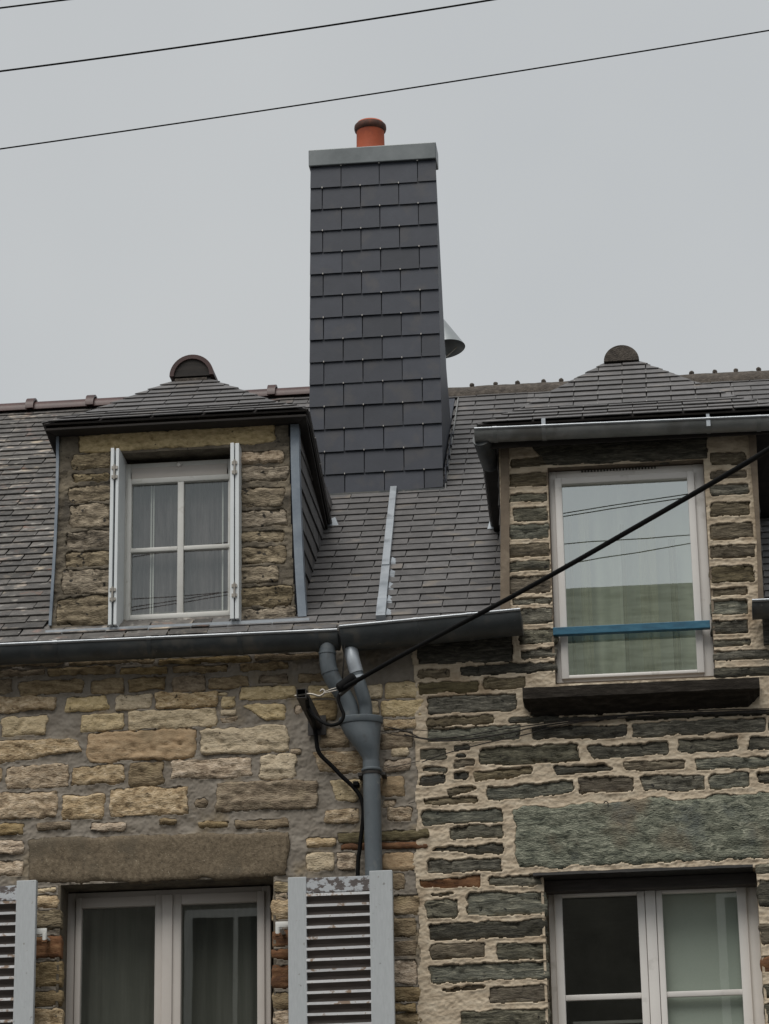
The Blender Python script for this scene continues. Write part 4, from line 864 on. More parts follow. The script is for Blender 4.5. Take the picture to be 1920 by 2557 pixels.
# folding metal shutters seen on edge
def leaf(x0, x1, y0, y1, z0, z1, sh):
    return MB().box(x0, x1, y0, y1, z0, z1, .003).make('leaf', M['alu'], sh)
yo = DY-.10
for (ua, ub, uc, ud, vt, vb_, side_) in ((273, 281.5, 286, 294, 1118, 1560, -1), (574.5, 584, 586.5, 596.5, 1105, 1545, 1)):
    xa1, xa2, xb1, xb2 = [P(u_, 1330, yo).x for u_ in (ua, ub, uc, ud)]
    z1_, z0_ = P((ua+ud)/2, vt, yo).z, P((ua+ud)/2, vb_, yo).z
    sh = empty('shutter', (xa1, yo, z0_), HL); sh['label'] = 'left folded white metal shutter' if side_ < 0 else 'right folded white metal shutter'
    leaf(xa1, xa2, yo, DY+.0, z0_, z1_, sh)
    leaf(xb1, xb2, yo+.002, DY+(.16 if side_ < 0 else .0), z0_, z1_-.003, sh)
    for vv in ((1180, 1485) if side_ < 0 else (1168, 1475)):
        zc = P(ua, vv, yo).z; b = MB(); b.tube([(xa2+.004, yo-.006, zc-.045), (xa2+.004, yo-.006, zc+.045)], .006, n=10)
        for s_ in (-1, 1): b.box(xa2-.012, xb1+.012, yo-.006, yo+.001, zc+s_*.028-.009, zc+s_*.028+.009)
        b.make('hinge', M['galv'], sh, smooth=True)
# zinc corner strips and apron
def strip_poly(pts, w_, y0, y1, m, parent, name='corner_strip'):
    vs = []; fs = []; n = len(pts)
    for (x_, z_) in pts:
        for dx in (0, w_):
            for y_ in (y0, y1): vs.append((x_+dx, y_, z_))
    for i in range(n-1):
        a = i*4; b_ = a+4; fs += [(a, b_, b_+2, a+2), (a+1, a+3, b_+3, b_+1), (a, a+1, b_+1, b_), (a+2, b_+2, b_+3, a+3)]
    fs += [(0, 2, 3, 1), (n*4-4, n*4-3, n*4-1, n*4-2)]
    return MB().add(vs, fs).make(name, m, parent)
rp_ = [P(u_, v_, DY-.02) for u_, v_ in ((725, 1060), (726, 1150), (729, 1250), (733, 1350), (738, 1450), (744, 1540))]
strip_poly([(q.x, q.z) for q in rp_], .048, DY-.022, DY+.05, M['zinc_blue'], dorm)
rp_ = [P(u_, v_, DY-.02) for u_, v_ in ((140, 1070), (140, 1150), (138, 1250), (134, 1350), (128, 1450), (121, 1562))]
strip_poly([(q.x, q.z) for q in rp_], .016, DY-.022, DY+.05, M['zinc_blue'], dorm)
q0 = P(118, 1567, DY-.03); q1 = P(775, 1567, DY-.03); zz = P(430, 1569, DY-.03).z
MB().box(q0.x, q1.x, DY-.075, DY+.02, zz-.03, zz+.010).make('apron', M['zinc'], dorm)
# cheeks with slates
def tri_cheek(X_, sgn, y0, ztop, zoff=0): 
    ye = RY0+(ztop-RZ0)/RT
    return [(y0, roofz(y0)-.02), (y0, ztop), (ye, ztop)]
chR = P(748, 1300, DY).x-.006
zt2 = zdt2-.01
c3 = tri_cheek(chR, 1, DY+.03, zt2)
MB().prism([(y_, z_) for y_, z_ in c3], 0, chR-.1, chR-.012).make('cheek_board', M['slate_new'], dorm)
slates(dorm, Vector((chR-.012, 0, 0)), (0, 1, 0), (0, 0, 1), [(DY+.03, roofz(DY+.03)-.02), (RY0+(zt2-RZ0)/RT, zt2), (DY+.03, zt2)], .25, .115, M['slate'], t=.006, jit=.003)
chLx = P(136, 1300, DY).x+.01
MB().prism([(y_, z_) for y_, z_ in c3], 0, chLx+.012, chLx+.1).make('cheek_board', M['slate_new'], dorm)
slates(dorm, Vector((chLx+.012, 0, 0)), (0, -1, 0), (0, 0, 1), [(-DY-.03, roofz(DY+.03)-.02), (-(RY0+(zt2-RZ0)/RT), zt2), (-DY-.03, zt2)], .25, .115, M['slate'], t=.006, jit=.003)

def hip_roof(parent, xl, xr, ye, ze, apL, apR, ya, za, endL, endR, mat, w_, ex, kick=.30, kz=.255, limit=140, label=None, xo=0.0, hooks=None, ridge_back=True):
    """hipped dormer roof: eave (xl..xr, ye, ze), apex between apL..apR at (ya, za); side eaves run back to endL/endR (on the main roof)
    kick = share of the run taken by the flatter foot"""
    eL, eR = Vector((xl, ye, ze)), Vector((xr, ye, ze)); aL, aR = Vector((apL, ya, za)), Vector((apR, ya, za))
    kp = lambda a, b: a+(b-a)*kick+Vector((0, 0, (b.z-a.z)*(kz-kick)))
    mL_, mR_ = kp(eL, aL), kp(eR, aR); EL, ER = Vector(endL), Vector(endR)
    yb = RY0+(za-RZ0)/RT+.05; bL, bR = Vector((apL, yb, za)), Vector((apR, yb, za))
    gL, gR = kp(EL, bL), kp(ER, bR)
    faces = [([eL, eR, mR_, mL_], 'f'), ([mL_, mR_, aR, aL], 'f'), ([eR, ER, gR, mR_], 'r'), ([mR_, gR, bR, aR], 'r'), ([EL, eL, mL_, gL], 'l'), ([gL, mL_, aL, bL], 'l')]
    if (apR-apL) > .02: faces.append(([aL, aR, bR, bL], 't'))
    b = MB()
    for poly, k in faces:
        n_ = ((poly[1]-poly[0]).cross(poly[2]-poly[1]) if k == 'l' else (poly[1]-poly[0]).cross(poly[-1]-poly[0])).normalized()
        b.add(*thick([p-n_*.002 for p in poly], n_, .010))
    b.make('dormer_roof_deck', M['wood_dark'], parent)
    for poly, k in faces[:6]:
        U = (poly[1]-poly[0]).normalized(); n_ = (U.cross(poly[2]-poly[1]) if k == 'l' else U.cross(poly[-1]-poly[0])).normalized(); V = n_.cross(U)
        pp = [((p-poly[0]).dot(U), (p-poly[0]).dot(V)) for p in poly]
        lo = min(p[1] for p in pp)
        slates(parent, poly[0], U, V, pp, w_, ex, mat, t=.0052, jit=.003, uoff=xo+random.uniform(0, .05), limit=limit, over=.03, hooks=hooks if k == 'f' else None)
    return (aL, aR, bL, bR)
# left dormer roof
ye = DY-.13
eL_, eR_ = P(108, 1052, ye).x, P(768, 1040, ye).x; ze = P(430, 1040, ye).z
ya = .85; apz = P(482, 950, ya).z; apL, apR = P(440, 950, ya).x, P(520, 950, ya).x
er = PR(826, 1316); el = PR(-60, 1350)
print('dormer L', eL_, eR_, ze, apL, apR, apz, er)
elx = 2*(dl_x0+dl_x1)/2-er.x
hip_roof(dorm, eL_, eR_, ye, ze, apL, apR, ya, apz, (elx, er.y, er.z+.01), (er.x, er.y, er.z+.01), M['slate'], .30, .10)
# soffit boards
MB().add(*thick([(eL_+.01, ye+.012, ze-.026), (eR_-.01, ye+.012, ze-.026), (eR_-.01, DY+.04, ze-.03), (eL_+.01, DY+.04, ze-.03)], (0, 0, 1), .012)).make('soffit', M['wood_dark'], dorm)
MB().add(*thick([(chR-.03, DY+.04, ze-.03), (eR_-.012, ye+.02, ze-.03), (er.x-.012, er.y-.03, er.z-.03), (chR-.03, er.y-.03, er.z-.03)], (0, 0, 1), .012)).make('soffit', M['wood_dark'], dorm)
MB().add(*thick([(chLx+.03, DY+.04, ze-.03), (eL_+.012, ye+.02, ze-.03), (elx+.012, er.y-.03, er.z-.03), (chLx+.03, er.y-.03, er.z-.03)], (0, 0, 1), .012)).make('soffit', M['wood_dark'], dorm)
# white flashing toe at the foot of the side eave
MB().add(*thick([rp(er.x-.02, er.y-.02, .02), rp(er.x+.05, er.y-.01, .014), rp(er.x+.02, er.y+.08, .03), rp(er.x-.04, er.y+.02, .03)], (0, -RT, 1), .006)).make('flashing', M['zinc'], dorm)
# big half round ridge tile with its closed dark end
def ridge_barrel(parent, cx, r_, z_, y0, y1, m, mend, th=.026):
    b = MB(); n = 22; sec = []
    for k in range(n+1): t_ = math.pi*k/n; sec.append((cx+math.cos(t_)*r_, z_+math.sin(t_)*r_))
    for k in range(n, -1, -1): t_ = math.pi*k/n; sec.append((cx+math.cos(t_)*(r_-th), z_+math.sin(t_)*(r_-th)))
    b.prism(sec, 1, y0, y1)
    b.make('ridge_tile', m, parent, smooth=True)
    b = MB(); sec = [(cx+math.cos(math.pi*k/n)*(r_-th*.9), z_+math.sin(math.pi*k/n)*(r_-th*.9)) for k in range(n+1)]
    b.prism(sec, 1, y0+.012, y0+.03); b.make('ridge_end', mend, parent)
q0, q1 = P(425, 943, ya-.03), P(535, 940, ya-.03)
ridge_barrel(dorm, (q0.x+q1.x)/2, (q1.x-q0.x)/2, (q0.z+q1.z)/2-.0, ya-.06, 2.6, M['ridge_red'], M['wood_dark'])
MB().box(apL+.0, apR-.0, ya-.05, ya+.1, apz-.03, (q0.z+q1.z)/2-.012, .004).make('bedding', M['ridge_grey'], dorm)

# right dormer roof
dormR = empty('dormer_roof', ((xdl+xdr)/2, .2, zdt), HR)
ye = -.13; eL_, eR_ = P(1195, 1060, ye).x, P(1955, 1030, ye).x; ze = P(1560, 1040, ye).z
ya = .95; apz = P(1550, 907, ya).z; apL, apR = P(1512, 905, ya).x, P(1592, 905, ya).x
er2 = PR(1230, 1322); cxm = (xdl+xdr)/2; er3x = 2*cxm-er2.x
hk2 = []
hip_roof(dormR, eL_, eR_, ye, ze, apL, apR, ya, apz, (er2.x, er2.y, er2.z+.01), (er3x, er2.y, er2.z+.01), M['slate'], .28, .105, hooks=hk2)
hookpart(hk2, dormR, sz=.006)
MB().add(*thick([(eL_+.01, ye+.012, ze-.026), (eR_-.01, ye+.012, ze-.026), (eR_-.01, .04, ze-.03), (eL_+.01, .04, ze-.03)], (0, 0, 1), .02)).make('soffit', M['wood_dark'], dormR)
MB().box(eL_+.015, eR_-.015, ye+.014, ye+.03, ze-.14, ze-.03).make('fascia', M['wood_dark'], dormR)
for sx, ex_, xx, ww in ((-1, er2.x, eL_, xdl+.03), (1, er3x, eR_, xdr-.03)):
    MB().add(*thick([(ww, .04, ze-.03), (xx-sx*.012, ye+.02, ze-.03), (ex_-sx*.012, er2.y-.03, er2.z-.03), (ww, er2.y-.03, er2.z-.03)], (0, 0, 1), .012)).make('soffit', M['wood_dark'], dormR)
    c3 = [(.035, roofz(.035)-.02), (.035, zdt), (RY0+(zdt-RZ0)/RT, zdt)]
    MB().prism(c3, 0, xdl+.004 if sx < 0 else xdr-.05, xdl+.05 if sx < 0 else xdr-.004).make('cheek_board', M['slate_new'], dormR)
    slates(dormR, Vector((xdl+.004 if sx < 0 else xdr-.004, 0, 0)), (0, sx, 0), (0, 0, 1), [(sx*.035, roofz(.035)-.02), (sx*(RY0+(zdt-RZ0)/RT), zdt), (sx*.035, zdt)], .25, .115, M['slate'], t=.006, jit=.003)
MB().add(*thick([rp(er2.x+.02, er2.y-.03, .02), rp(er2.x-.03, er2.y-.02, .014), rp(er2.x-.02, er2.y+.05, .03), rp(er2.x+.04, er2.y+.02, .03)], (0, -RT, 1), .006)).make('flashing', M['zinc'], dormR)
q0, q1 = P(1508, 903, ya-.02), P(1596, 899, ya-.02)
cx_, cz_, r_ = (q0.x+q1.x)/2, (q0.z+q1.z)/2-.01, (q1.x-q0.x)/2
b = MB(); n = 20; prof = []
for k in range(n+1): t_ = math.pi*k/n; prof.append((cx_+math.cos(t_)*r_, cz_+math.sin(t_)*r_*.95))
b.prism(prof, 1, ya-.05, 2.9); b.make('ridge_tile', M['ridge_grey'], dormR, smooth=True)

# ------------------------------------------------------------------ gutters
def gutter(name, p0, p1, r_, m, label, group=None, endL=True, endR=True, joints=(), bead=M['zinc_bead_lit'], beadr=.009, cat='gutter'):
    """half round gutter; p0/p1 = middle of the open top at the ends"""
    p0, p1 = Vector(p0), Vector(p1); root = tag(empty(name, p0), label, cat, group)
    d = (p1-p0); L_ = d.length; d.normalize(); up = Vector((0, 0, 1)); up = (up-d*up.dot(d)).normalized(); nf = d.cross(up)  # nf: sideways
    if nf.y > 0: nf = -nf
    n = 20; th = .004
    def sec(p, rr, r2=None):
        o_ = [p+nf*math.cos(math.pi*k/n)*rr-up*math.sin(math.pi*k/n)*rr for k in range(n+1)]
        return o_
    b = MB(); a = sec(p0, r_)+sec(p0, r_-th)[::-1]; c = sec(p1, r_)+sec(p1, r_-th)[::-1]; k_ = len(a)
    b.add(a+c, [(i, (i+1) % k_, (i+1) % k_+k_, i+k_) for i in range(k_)]+[tuple(range(k_)), tuple(range(k_, 2*k_))]); b.make('trough', m, root, smooth=True)
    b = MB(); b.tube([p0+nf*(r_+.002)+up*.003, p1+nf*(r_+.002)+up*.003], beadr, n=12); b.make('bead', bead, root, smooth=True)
    for e, p in ((endL, p0), (endR, p1)):
        if e:
            s_ = d if p is p0 else -d; c1 = sec(p-s_*.001, r_+.001); c2 = sec(p+s_*.006, r_+.001); kk = len(c1)
            MB().add(c1+c2, [tuple(range(kk)), tuple(range(kk, 2*kk))[::-1]]+[(i, i+kk, (i+1) % kk+kk, (i+1) % kk) for i in range(kk)]).make('end_cap', m, root)
    for j in joints:
        p = p0+d*L_*j; c1 = sec(p-d*.011, r_+.003)+sec(p-d*.011, r_)[::-1]; c2 = sec(p+d*.011, r_+.003)+sec(p+d*.011, r_)[::-1]
        MB().add(c1+c2, [(i, (i+1) % k_, (i+1) % k_+k_, i+k_) for i in range(k_)]+[tuple(range(k_)), tuple(range(k_, 2*k_))]).make('bracket', m, root, smooth=True)
        MB().tube([p+nf*(r_+.001)+up*.003-d*.013, p+nf*(r_+.001)+up*.003+d*.013], beadr*1.25, n=12).make('clip', bead, root, smooth=True)
    return root, nf, up
gy = -.135; gr = .086
def gp(u, v, r_=gr): q = P(u, v, gy-r_); return Vector((q.x, gy, q.z))
xl_, xr__ = gp(-250, 1622), gp(842, 1574)
jt = lambda u: (P(u, 1600, gy-gr).x-xl_.x)/(xr__.x-xl_.x)
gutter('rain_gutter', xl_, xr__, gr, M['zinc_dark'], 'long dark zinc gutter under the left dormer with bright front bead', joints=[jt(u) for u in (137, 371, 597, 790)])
gr2 = .108
a_, c_ = gp(848, 1566, gr2), gp(1299, 1523, gr2)
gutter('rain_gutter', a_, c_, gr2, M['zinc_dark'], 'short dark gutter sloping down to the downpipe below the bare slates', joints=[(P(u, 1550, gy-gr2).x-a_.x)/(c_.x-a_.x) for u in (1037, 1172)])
a_, c_ = gp(1878, 1501, .078), gp(2300, 1484, .078)
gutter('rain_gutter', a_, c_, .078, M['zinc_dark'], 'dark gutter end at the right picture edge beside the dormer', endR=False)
gy = -.155; gr3 = .058
a_, c_ = gp(1184, 1072, gr3), gp(1990, 1037, gr3)
dg, nf, up_ = gutter('rain_gutter', a_, c_, gr3, M['zinc_mid'], 'light grey zinc gutter along the front of the right dormer roof', joints=[(P(u, 1055, gy-gr3).x-a_.x)/(c_.x-a_.x) for u in (1235, 1357, 1769, 1895)], beadr=.008)
for u in (1357, 1769):
    q = gp(u, 1060, gr3); z_ = q.z
    MB().box(q.x-.011, q.x+.011, gy-gr3-.005, gy-gr3+.003, z_-.01, z_+.035).add(*thick([(q.x-.009, gy-gr3, z_+.035), (q.x+.009, gy-gr3, z_+.035), (q.x+.009, ye+.10, ze+.06), (q.x-.009, ye+.10, ze+.06)], (0, -.5, 1), .003)).make('strap', M['zinc'], dg)
# return of the dormer gutter at its left end
q = gp(1190, 1074, gr3)
b = MB(); b.tube(curve([q+Vector((.02, 0, -.03)), q+Vector((.03, .06, -.05)), q+Vector((.04, .16, -.07)), q+Vector((.05, .28, -.085))], 6), [.05]*18+[.046], n=20); b.make('return_pipe', M['zinc_dark'], dg, smooth=True)

# ------------------------------------------------------------------ downpipe with hopper and two swan necks
dp = tag(empty('downpipe', (P(927, 2100, -.09).x, -.09, 3)), 'grey round downpipe with funnel hopper fed by two bent pipes between the houses', 'downpipe')
py = -.10
Q = lambda x, y, Y=py: C_.__class__(560, 1620, .31306, Y).p(x, y)
pr0 = Q(1180, 1300); 
prd = .047
pts = [Q(1172, 905), Q(1176, 980), Q(1190, 1661), Q(1200, 2100)]
pb = Q(1200, 2100); ptop = Q(1172, 900); pb = ptop+(pb-ptop); 
b = MB(); b.tube([ptop, pb], prd, n=28); b.make('pipe', M['pipe'], dp, smooth=True)
b = MB(); b.tube([Vector((pb.x, py, pb.z+.01)), Vector((pb.x, py, .2))], prd, n=28); b.make('pipe', M['pipe'], dp, smooth=True)
dirp = (pb-ptop).normalized()
rg = Q(1174, 968); b = MB(); b.tube([rg-dirp*.009, rg-dirp*.004, rg+dirp*.004, rg+dirp*.009], [prd+.003, prd+.009, prd+.009, prd+.003], n=28); b.make('collar', M['pipe'], dp, smooth=True)
b = MB(); b.tube([rg+Vector((.0, .0, -.012)), rg+Vector((0, .0, -.026))], prd+.004, n=28); b.box(rg.x-.075, rg.x-.05, py, .02, rg.z-.028, rg.z-.012).box(rg.x+.05, rg.x+.075, py, .02, rg.z-.028, rg.z-.012); b.make('pipe_clamp', M['iron'], dp, smooth=True)
# funnel hopper: left side slopes, right side nearly straight
secs = [(925, 1255, 555), (925, 1255, 600), (932, 1250, 622), (960, 1245, 680), (1010, 1240, 745), (1060, 1238, 810), (1100, 1236, 870), (1110, 1234, 910), (1112, 1236, 968)]
vs = []; fs = []; n = 32
for (xl0, xr0, yy) in secs:
    a, c = Q(xl0, yy), Q(xr0, yy); cx, hx, z_ = (a.x+c.x)/2, (c.x-a.x)/2, (a.z+c.z)/2; hy = min(hx, .075) if hx > prd else hx
    for k in range(n): t_ = 2*math.pi*k/n; vs.append((cx+hx*math.cos(t_), py+hy*math.sin(t_), z_))
m_ = len(secs)
for i in range(m_-1):
    for k in range(n): fs.append((i*n+k, i*n+(k+1) % n, (i+1)*n+(k+1) % n, (i+1)*n+k))
MB().add(vs, fs).make('hopper', M['pipe'], dp, smooth=True)
a, c = Q(918, 575), Q(1262, 575); cx, hx, z_ = (a.x+c.x)/2, (c.x-a.x)/2, (a.z+c.z)/2
vs = []; fs = []
for (e, dz, ) in ((0, -.02), (.004, -.014), (.004, .014), (-.002, .018), (-.012, .018), (-.014, -.02)):
    for k in range(n): t_ = 2*math.pi*k/n; vs.append((cx+(hx+e)*math.cos(t_), py+(.078+e)*math.sin(t_), z_+dz))
for i in range(5):
    for k in range(n): fs.append((i*n+k, i*n+(k+1) % n, (i+1)*n+(k+1) % n, (i+1)*n+k))
MB().add(vs, fs).make('hopper_rim', M['pipe'], dp, smooth=True)
# swan necks
c1 = [Q(828, -60, -.15), Q(822, 20, -.155), Q(826, 110, -.155), Q(846, 200, -.15), Q(893, 290, -.135), Q(955, 375, -.115), Q(1000, 460, -.105), Q(1014, 560, -.10), Q(1014, 620, -.10)]
c1 = curve(c1, 5); b = MB(); b.tube(c1, .0455, n=24); b.make('swan_neck', M['pipe'], dp, smooth=True)
for k in (6, 14, 23):
    t_ = (c1[k+1]-c1[k-1]).normalized(); MB().tube([c1[k]-t_*.006, c1[k]+t_*.006], .0485, n=24).make('seam', M['pipe'], dp, smooth=True)
c2 = [Q(1004, -95, -.13), Q(1006, -20, -.14), Q(1024, 80, -.155), Q(1055, 190, -.15)]
b = MB(); b.tube(curve(c2, 5), [.026, .028, .036]+[.038]*13, n=24); b.make('swan_neck', M['zinc'], dp, smooth=True)
c2 = [Q(1050, 180, -.15), Q(1082, 290, -.145), Q(1112, 390, -.13), Q(1128, 470, -.11), Q(1130, 600, -.10)]
b = MB(); b.tube(curve(c2, 5), .036, n=24); b.make('swan_neck', M['pipe'], dp, smooth=True)
q = curve(c2, 5)[2]; MB().tube([q, q+Vector((.004, 0, -.014))], .041, n=24).make('seam', M['zinc'], dp, smooth=True)

# thin earth wire hanging beside the swan necks
o = MB(); o.tube(curve([P(852, 1578, -.2), P(860, 1600, -.2), P(856, 1680, -.16), P(852, 1720, -.1)], 6), .004, n=6)
tag(o.make('thin_wire', M['iron'], None, smooth=True), 'thin dark wire hanging from gutter end between the two bent pipes', 'wire')

# ------------------------------------------------------------------ cable bracket and cables
by = -.66
kb = tag(empty('cable_bracket', P(751, 1731, by)), 'black square steel tube sticking out of the wall left of hopper', 'bracket')
q = P(752, 1731, by); s_ = .0255
b = MB()
for (x0, x1, z0, z1) in ((-s_, s_, s_-.004, s_), (-s_, s_, -s_, -s_+.004), (-s_, -s_+.004, -s_+.004, s_-.004), (s_-.004, s_, -s_+.004, s_-.004)):
    b.box(q.x+x0, q.x+x1, by, .02, q.z+z0, q.z+z1)
b.make('square_tube', M['iron'], kb)
b = MB(); b.box(q.x-s_+.002, q.x+s_-.002, by+.1, by+.105, q.z-s_+.002, q.z+s_-.002); b.make('tube_plug', M['black_gap'], kb)
b = MB(); b.box(q.x-.05, q.x+.05, -.03, -.02, q.z-.06, q.z+.05); b.make('wall_plate', M['iron'], kb)
hy_ = by+.03
hp = [P(736, 1738, hy_), P(768, 1733, hy_), P(782, 1734, hy_), P(796, 1738, hy_), P(806, 1734, hy_), P(811, 1727, hy_), P(805, 1722, hy_), P(799, 1727, hy_)]
MB().tube(curve(hp, 6), .0055, n=8).make('pigtail_hook', M['galv'], kb, smooth=True)
# tension clamp
c0, c1_ = P(843, 1722, by), P(888, 1690, by)
cl = tag(empty('cable_clamp', c0), 'dark ribbed tension clamp holding the thick cable above the hopper', 'clamp')
MB().tube([c0, c0+(c1_-c0)*.1, c0+(c1_-c0)*.9, c1_], [.018, .03, .032, .022], n=12).make('clamp_body', M['black'], cl, smooth=True)
MB().tube([c0+Vector((.01, 0, -.03)), c1_+Vector((.0, 0, -.028))], .012, n=10).make('clamp_keeper', M['iron'], cl, smooth=True)
MB().tube(curve([P(808, 1729, by), P(825, 1722, by), P(846, 1716, by)], 4), .003, n=6).make('clamp_bail', M['galv'], cl, smooth=True)
MB().tube(curve([P(808, 1731, by), P(826, 1727, by), P(850, 1722, by)], 4), .003, n=6).make('clamp_bail', M['galv'], cl, smooth=True)
# thick service cable crossing the street
def cable(pts, r_, name, label, m=M['black'], n=10, group=None):
    return tag(MB().tube(pts, r_, n=n).make(name, m, None, smooth=True), label, 'cable', group)
p0, p1 = P(852, 1722, by), P(2150, 965, -4.2)
m0 = P(1120, 1574, -1.3); m1 = P(1300, 1478, -1.7); m2 = P(1500, 1366, -2.3); m3 = P(1920, 1122, -3.5)
cable(curve([p0, P(975, 1652, -.9), m0, m1, m2, m3, p1, P(2600, 700, -6)], 10), .0122, 'thick_cable', 'thick black cable rising from the wall bracket to the upper right past the dormer')
yb_ = by
loop = [P(870, 1706, by), P(853, 1722, by), P(845, 1745, by), P(852, 1768, by), P(858, 1785, by), P(850, 1803, by), P(828, 1811, by), P(805, 1803, by+.03), P(786, 1788, by+.06), P(776, 1776, by+.12), P(770, 1768, by+.2)]
cable(curve(loop, 8), .0095, 'drooping_cable', 'short black cable looping under the bracket from clamp to tube')
wy_ = -.05
run = [P(766, 1745, by+.05), P(770, 1775, by+.25), P(780, 1795, -.3), P(785, 1812, -.10), P(789, 1840, wy_), P(793, 1870, wy_), P(803, 1888, wy_), P(828, 1912, wy_), P(855, 1940, wy_), P(882, 1965, wy_), P(900, 1990, wy_), P(907, 2020, wy_), P(905, 2060, wy_), P(898, 2120, wy_), P(893, 2200, wy_-.0), P(892, 2600, wy_)]
cable(curve(run, 8), .0115, 'wall_cable', 'black cable running down the wall beside the downpipe behind the shutter')
MB_ = MB().box(P(884, 1958, -.05).x-.004, P(884, 1958, -.05).x+.026, -.07, 0, P(884, 1958, -.05).z-.012, P(884, 1958, -.05).z+.012, .003)
tag(MB_.make('cable_cleat', M['black'], None), 'small black cleat fixing the wall cable at its lower bend', 'cleat')
# overhead wires
def wire(a, b, Y, r_, label, sag=.03):
    A_, B_ = P(a[0], a[1], Y), P(b[0], b[1], Y); d = B_-A_; pts = []
    for i in range(41):
        t_ = -1.2+3.4*i/40; pts.append(A_+d*t_+Vector((0, 0, sag*4*(t_-.5)**2-sag)))
    return tag(MB().tube(pts, r_, n=8).make('overhead_wire', M['black'], None, smooth=True), label, 'wire', 'overhead wires across the sky')
wire((0, 178), (1220, 1), -5.0, .0040, 'middle overhead wire, thick and dark, leaving through the top edge', .01)
wire((0, 372), (1920, 76), -5.6, .0029, 'lowest overhead wire, thin and long, crossing just above the chimney pot', .01)
wire((0, 20), (160, 0), -4.6, .0040, 'uppermost overhead wire clipping the top left corner', .0)
# wires on the far side of the street: they show as thin lines mirrored in the dormer panes
def mirrored(a, b, g, Yv, label):
    A_, B_ = P(a[0], a[1], Yv), P(b[0], b[1], Yv); d = B_-A_; A_.y = B_.y = 2*g-Yv; d = B_-A_
    d.y = .3*d.x*.1
    tag(MB().tube([A_+d*t_ for t_ in (-5, 0, 1, 6)], .0055, n=8).make('street_wire', M['black'], None, smooth=True), label, 'wire', 'wires over the far pavement, mirrored in the dormer panes')
mirrored((1404, 1283), (1712, 1237), .06, 11.5, 'upper of the paired wires mirrored high in the tall dormer pane')
mirrored((1404, 1291), (1712, 1245), .06, 11.7, 'lower of the paired wires mirrored high in the tall dormer pane')
mirrored((1447, 1403), (1724, 1360), .06, 12.0, 'single wire mirrored just above the house roof line in the tall dormer pane')
mirrored((328, 1358), (573, 1324), DY+.11, 12.3, 'wire mirrored across the upper panes of the left dormer window')
mirrored((328, 1462), (573, 1447), DY+.11, 12.6, 'wire mirrored across the lower panes of the left dormer window')
# dry twiggy wires lying on the schist wall
wb = tag(empty('wire_bundle', P(1250, 1830, -.02)), 'tangle of thin rusty old wires strung along the dark schist wall below sill', 'wires')
def thin(ps, fr, r_=.0028, Y=-.03, m=M['wood_dark']):
    Fr_ = Fr(fr.o[0], fr.o[1], fr.k, Y); MB().tube(curve([Fr_.p(*q) for q in ps], 6), r_, n=6).make('wire', m, wb, smooth=True)
thin([(-20, 432), (60, 450), (160, 462), (290, 452), (460, 425), (600, 395), (800, 368), (1050, 342), (1400, 330), (1700, 318)], R1, .004)
thin([(-90, 400), (0, 422), (80, 452), (250, 440), (420, 410), (640, 380), (900, 350), (1250, 325), (1700, 312)], R1, .003)
thin([(60, 560), (140, 530), (250, 498), (380, 466), (540, 432), (700, 390), (900, 362), (1300, 338), (1700, 330)], R1, .003)
thin([(1250, 615), (1400, 640), (1560, 650), (1700, 660)], C_, .002)
thin([(1250, 655), (1380, 690), (1500, 700), (1700, 725)], C_, .002)
thin([(1300, 948), (1430, 925), (1560, 895)], C_, .002)
thin([(900, 750), (906, 742), (918, 745), (920, 765)], R1, .003)
thin([(0, 750), (30, 742)], R1, .002)

# ------------------------------------------------------------------ louvred shutters on the lower left window
def shutter(u0, u1, u2, u3, vtop, label, left_rail=True):
    y0, y1 = -.20, -.162
    x0, x1, x2, x3 = [P(u_, 2400, y0).x for u_ in (u0, u1, u2, u3)]
    zt = P((u0+u3)/2, vtop, y0).z; zb = 2.55
    sh = empty('shutter', (x0, y0, zb), HL); sh['label'] = label
    MB().box(x0, x1, y0, y1, zb, zt-.012, .004).make('stile', M['shutter_paint'], sh)
    MB().box(x2, x3, y0-.002, y1, zb, zt+.006, .004).make('stile', M['shutter_paint'], sh)
    rh = .10; MB().box(x1-.006, x2+.006, y0+.006, y1-.004, zt-rh, zt-.018, .003).make('top_rail', M['shutter_peel'], sh)
    MB().box(x1, x2, y0+.006, y1-.004, zb, zb+.12, .003).make('bottom_rail', M['shutter_peel'], sh)
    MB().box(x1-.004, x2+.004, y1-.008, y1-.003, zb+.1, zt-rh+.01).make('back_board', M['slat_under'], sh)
    pitch = .0578; z = zt-rh-.004; i = 0
    while z > zb+.14:
        j = random.uniform(-.0012, .0012)
        # front edge high, back edge low
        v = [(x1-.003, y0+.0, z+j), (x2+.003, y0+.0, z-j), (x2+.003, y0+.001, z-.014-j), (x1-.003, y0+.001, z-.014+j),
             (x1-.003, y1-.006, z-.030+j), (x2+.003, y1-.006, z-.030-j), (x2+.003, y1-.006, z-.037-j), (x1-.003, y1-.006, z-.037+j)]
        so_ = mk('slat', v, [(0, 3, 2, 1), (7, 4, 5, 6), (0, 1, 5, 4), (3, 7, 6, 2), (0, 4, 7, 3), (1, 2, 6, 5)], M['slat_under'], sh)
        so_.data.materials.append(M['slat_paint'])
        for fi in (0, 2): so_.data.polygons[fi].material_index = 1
        z -= pitch
    return x0, x3, zt
shutter(719.5, 766, 925, 983, 2180, 'peeling grey louvred shutter folded back on the wall right of lower window')
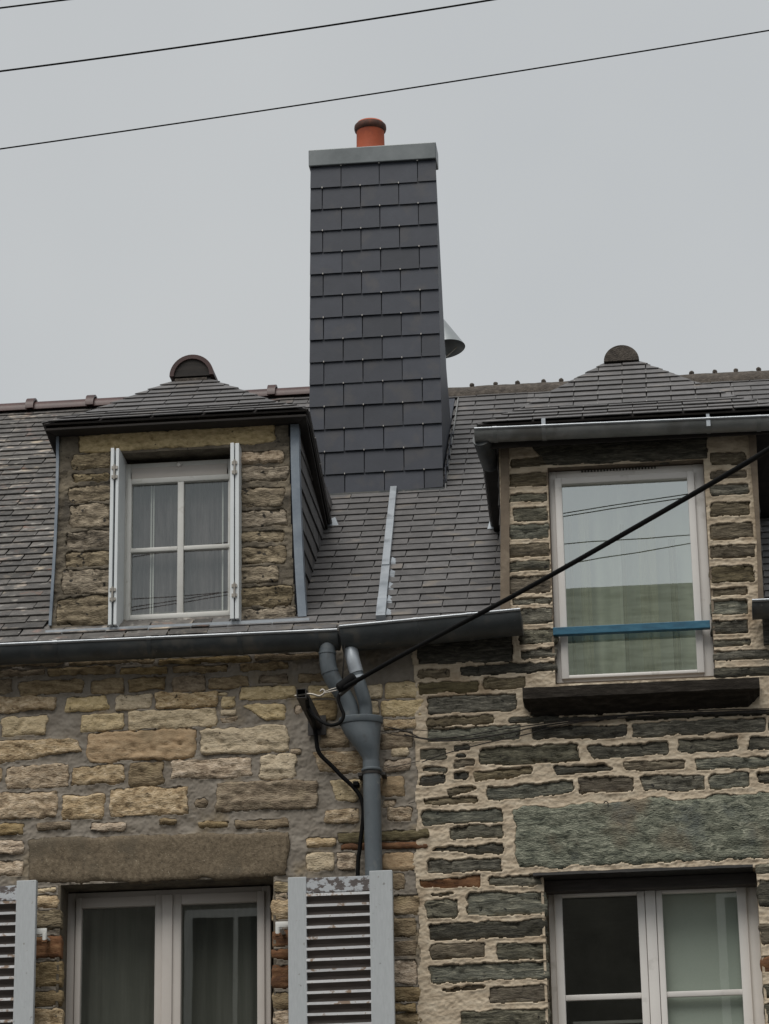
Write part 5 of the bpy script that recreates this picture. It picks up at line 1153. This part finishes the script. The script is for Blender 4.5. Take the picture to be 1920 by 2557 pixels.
shutter(-215, -160, 36, 86, 2206, 'grey louvred shutter folded back at the left picture edge')
# hinge pins by the window
for (u, v, s_) in ((103, 2328, 1), (706, 2311, -1)):
    q = P(u, v, -.13); b = MB()
    b.box(q.x-.036, q.x+.036, -.16, -.148, q.z-.016, q.z+.016, .003)
    b.tube([(q.x+.024*s_, -.154, q.z-.05), (q.x+.024*s_, -.154, q.z-.012)], .013, n=12)
    b.box(q.x+.012*s_-.01, q.x+.012*s_+.01, -.155, .02, q.z-.024, q.z-.014)
    hg = b.make('shutter_hinge', M['paint_white'], HL, smooth=True)
    MB().box(q.x+.024*s_-.014, q.x+.024*s_+.014, -.165, -.140, q.z-.062, q.z-.046, .003).make('rusty_pin', M['r'], hg)

# ------------------------------------------------------------------ the street side behind the camera (seen mirrored in the panes)
dref = ray(1575, 1462); t_ = (wy-CAM.y)/dref.y; hitz = (CAM+dref*((.06-CAM.y)/dref.y)).z
slope = dref.z/dref.y; far_y = -17.5
rid_y = far_y-3.0; zr2 = hitz+slope*(.06-rid_y); print('far ridge', zr2)
OH = tag(empty('terrace_house', (1, far_y-3, 0)), 'terrace house across the street, seen only as the dark roof line mirrored in the panes', 'house')
ez = zr2-2.4
MB().box(-9, 14, far_y-6, far_y, 0, ez).make('wall', M['far_wall'], OH)
MB().add([(-9.3, far_y+.3, ez-.1), (14.3, far_y+.3, ez-.1), (14.3, rid_y, zr2), (-9.3, rid_y, zr2), (-9.3, far_y-6.3, ez-.1), (14.3, far_y-6.3, ez-.1)], [(0, 1, 2, 3), (3, 2, 5, 4), (0, 3, 4), (1, 5, 2), (0, 4, 5, 1)]).make('roof', M['far_slate'], OH)
for zz0 in (1.0, 3.9, 6.8):
    for i in range(7):
        xx = -7.4+i*3.1
        b = MB(); b.box(xx, xx+1.2, far_y+.0, far_y+.05, zz0, zz0+1.7); wo_ = b.make('window', M['pvc'], OH)
        for k in range(2): MB().box(xx+.1+k*.53, xx+.57+k*.53, far_y+.05, far_y+.06, zz0+.1, zz0+1.6).make('pane', M['black_gap'], wo_)
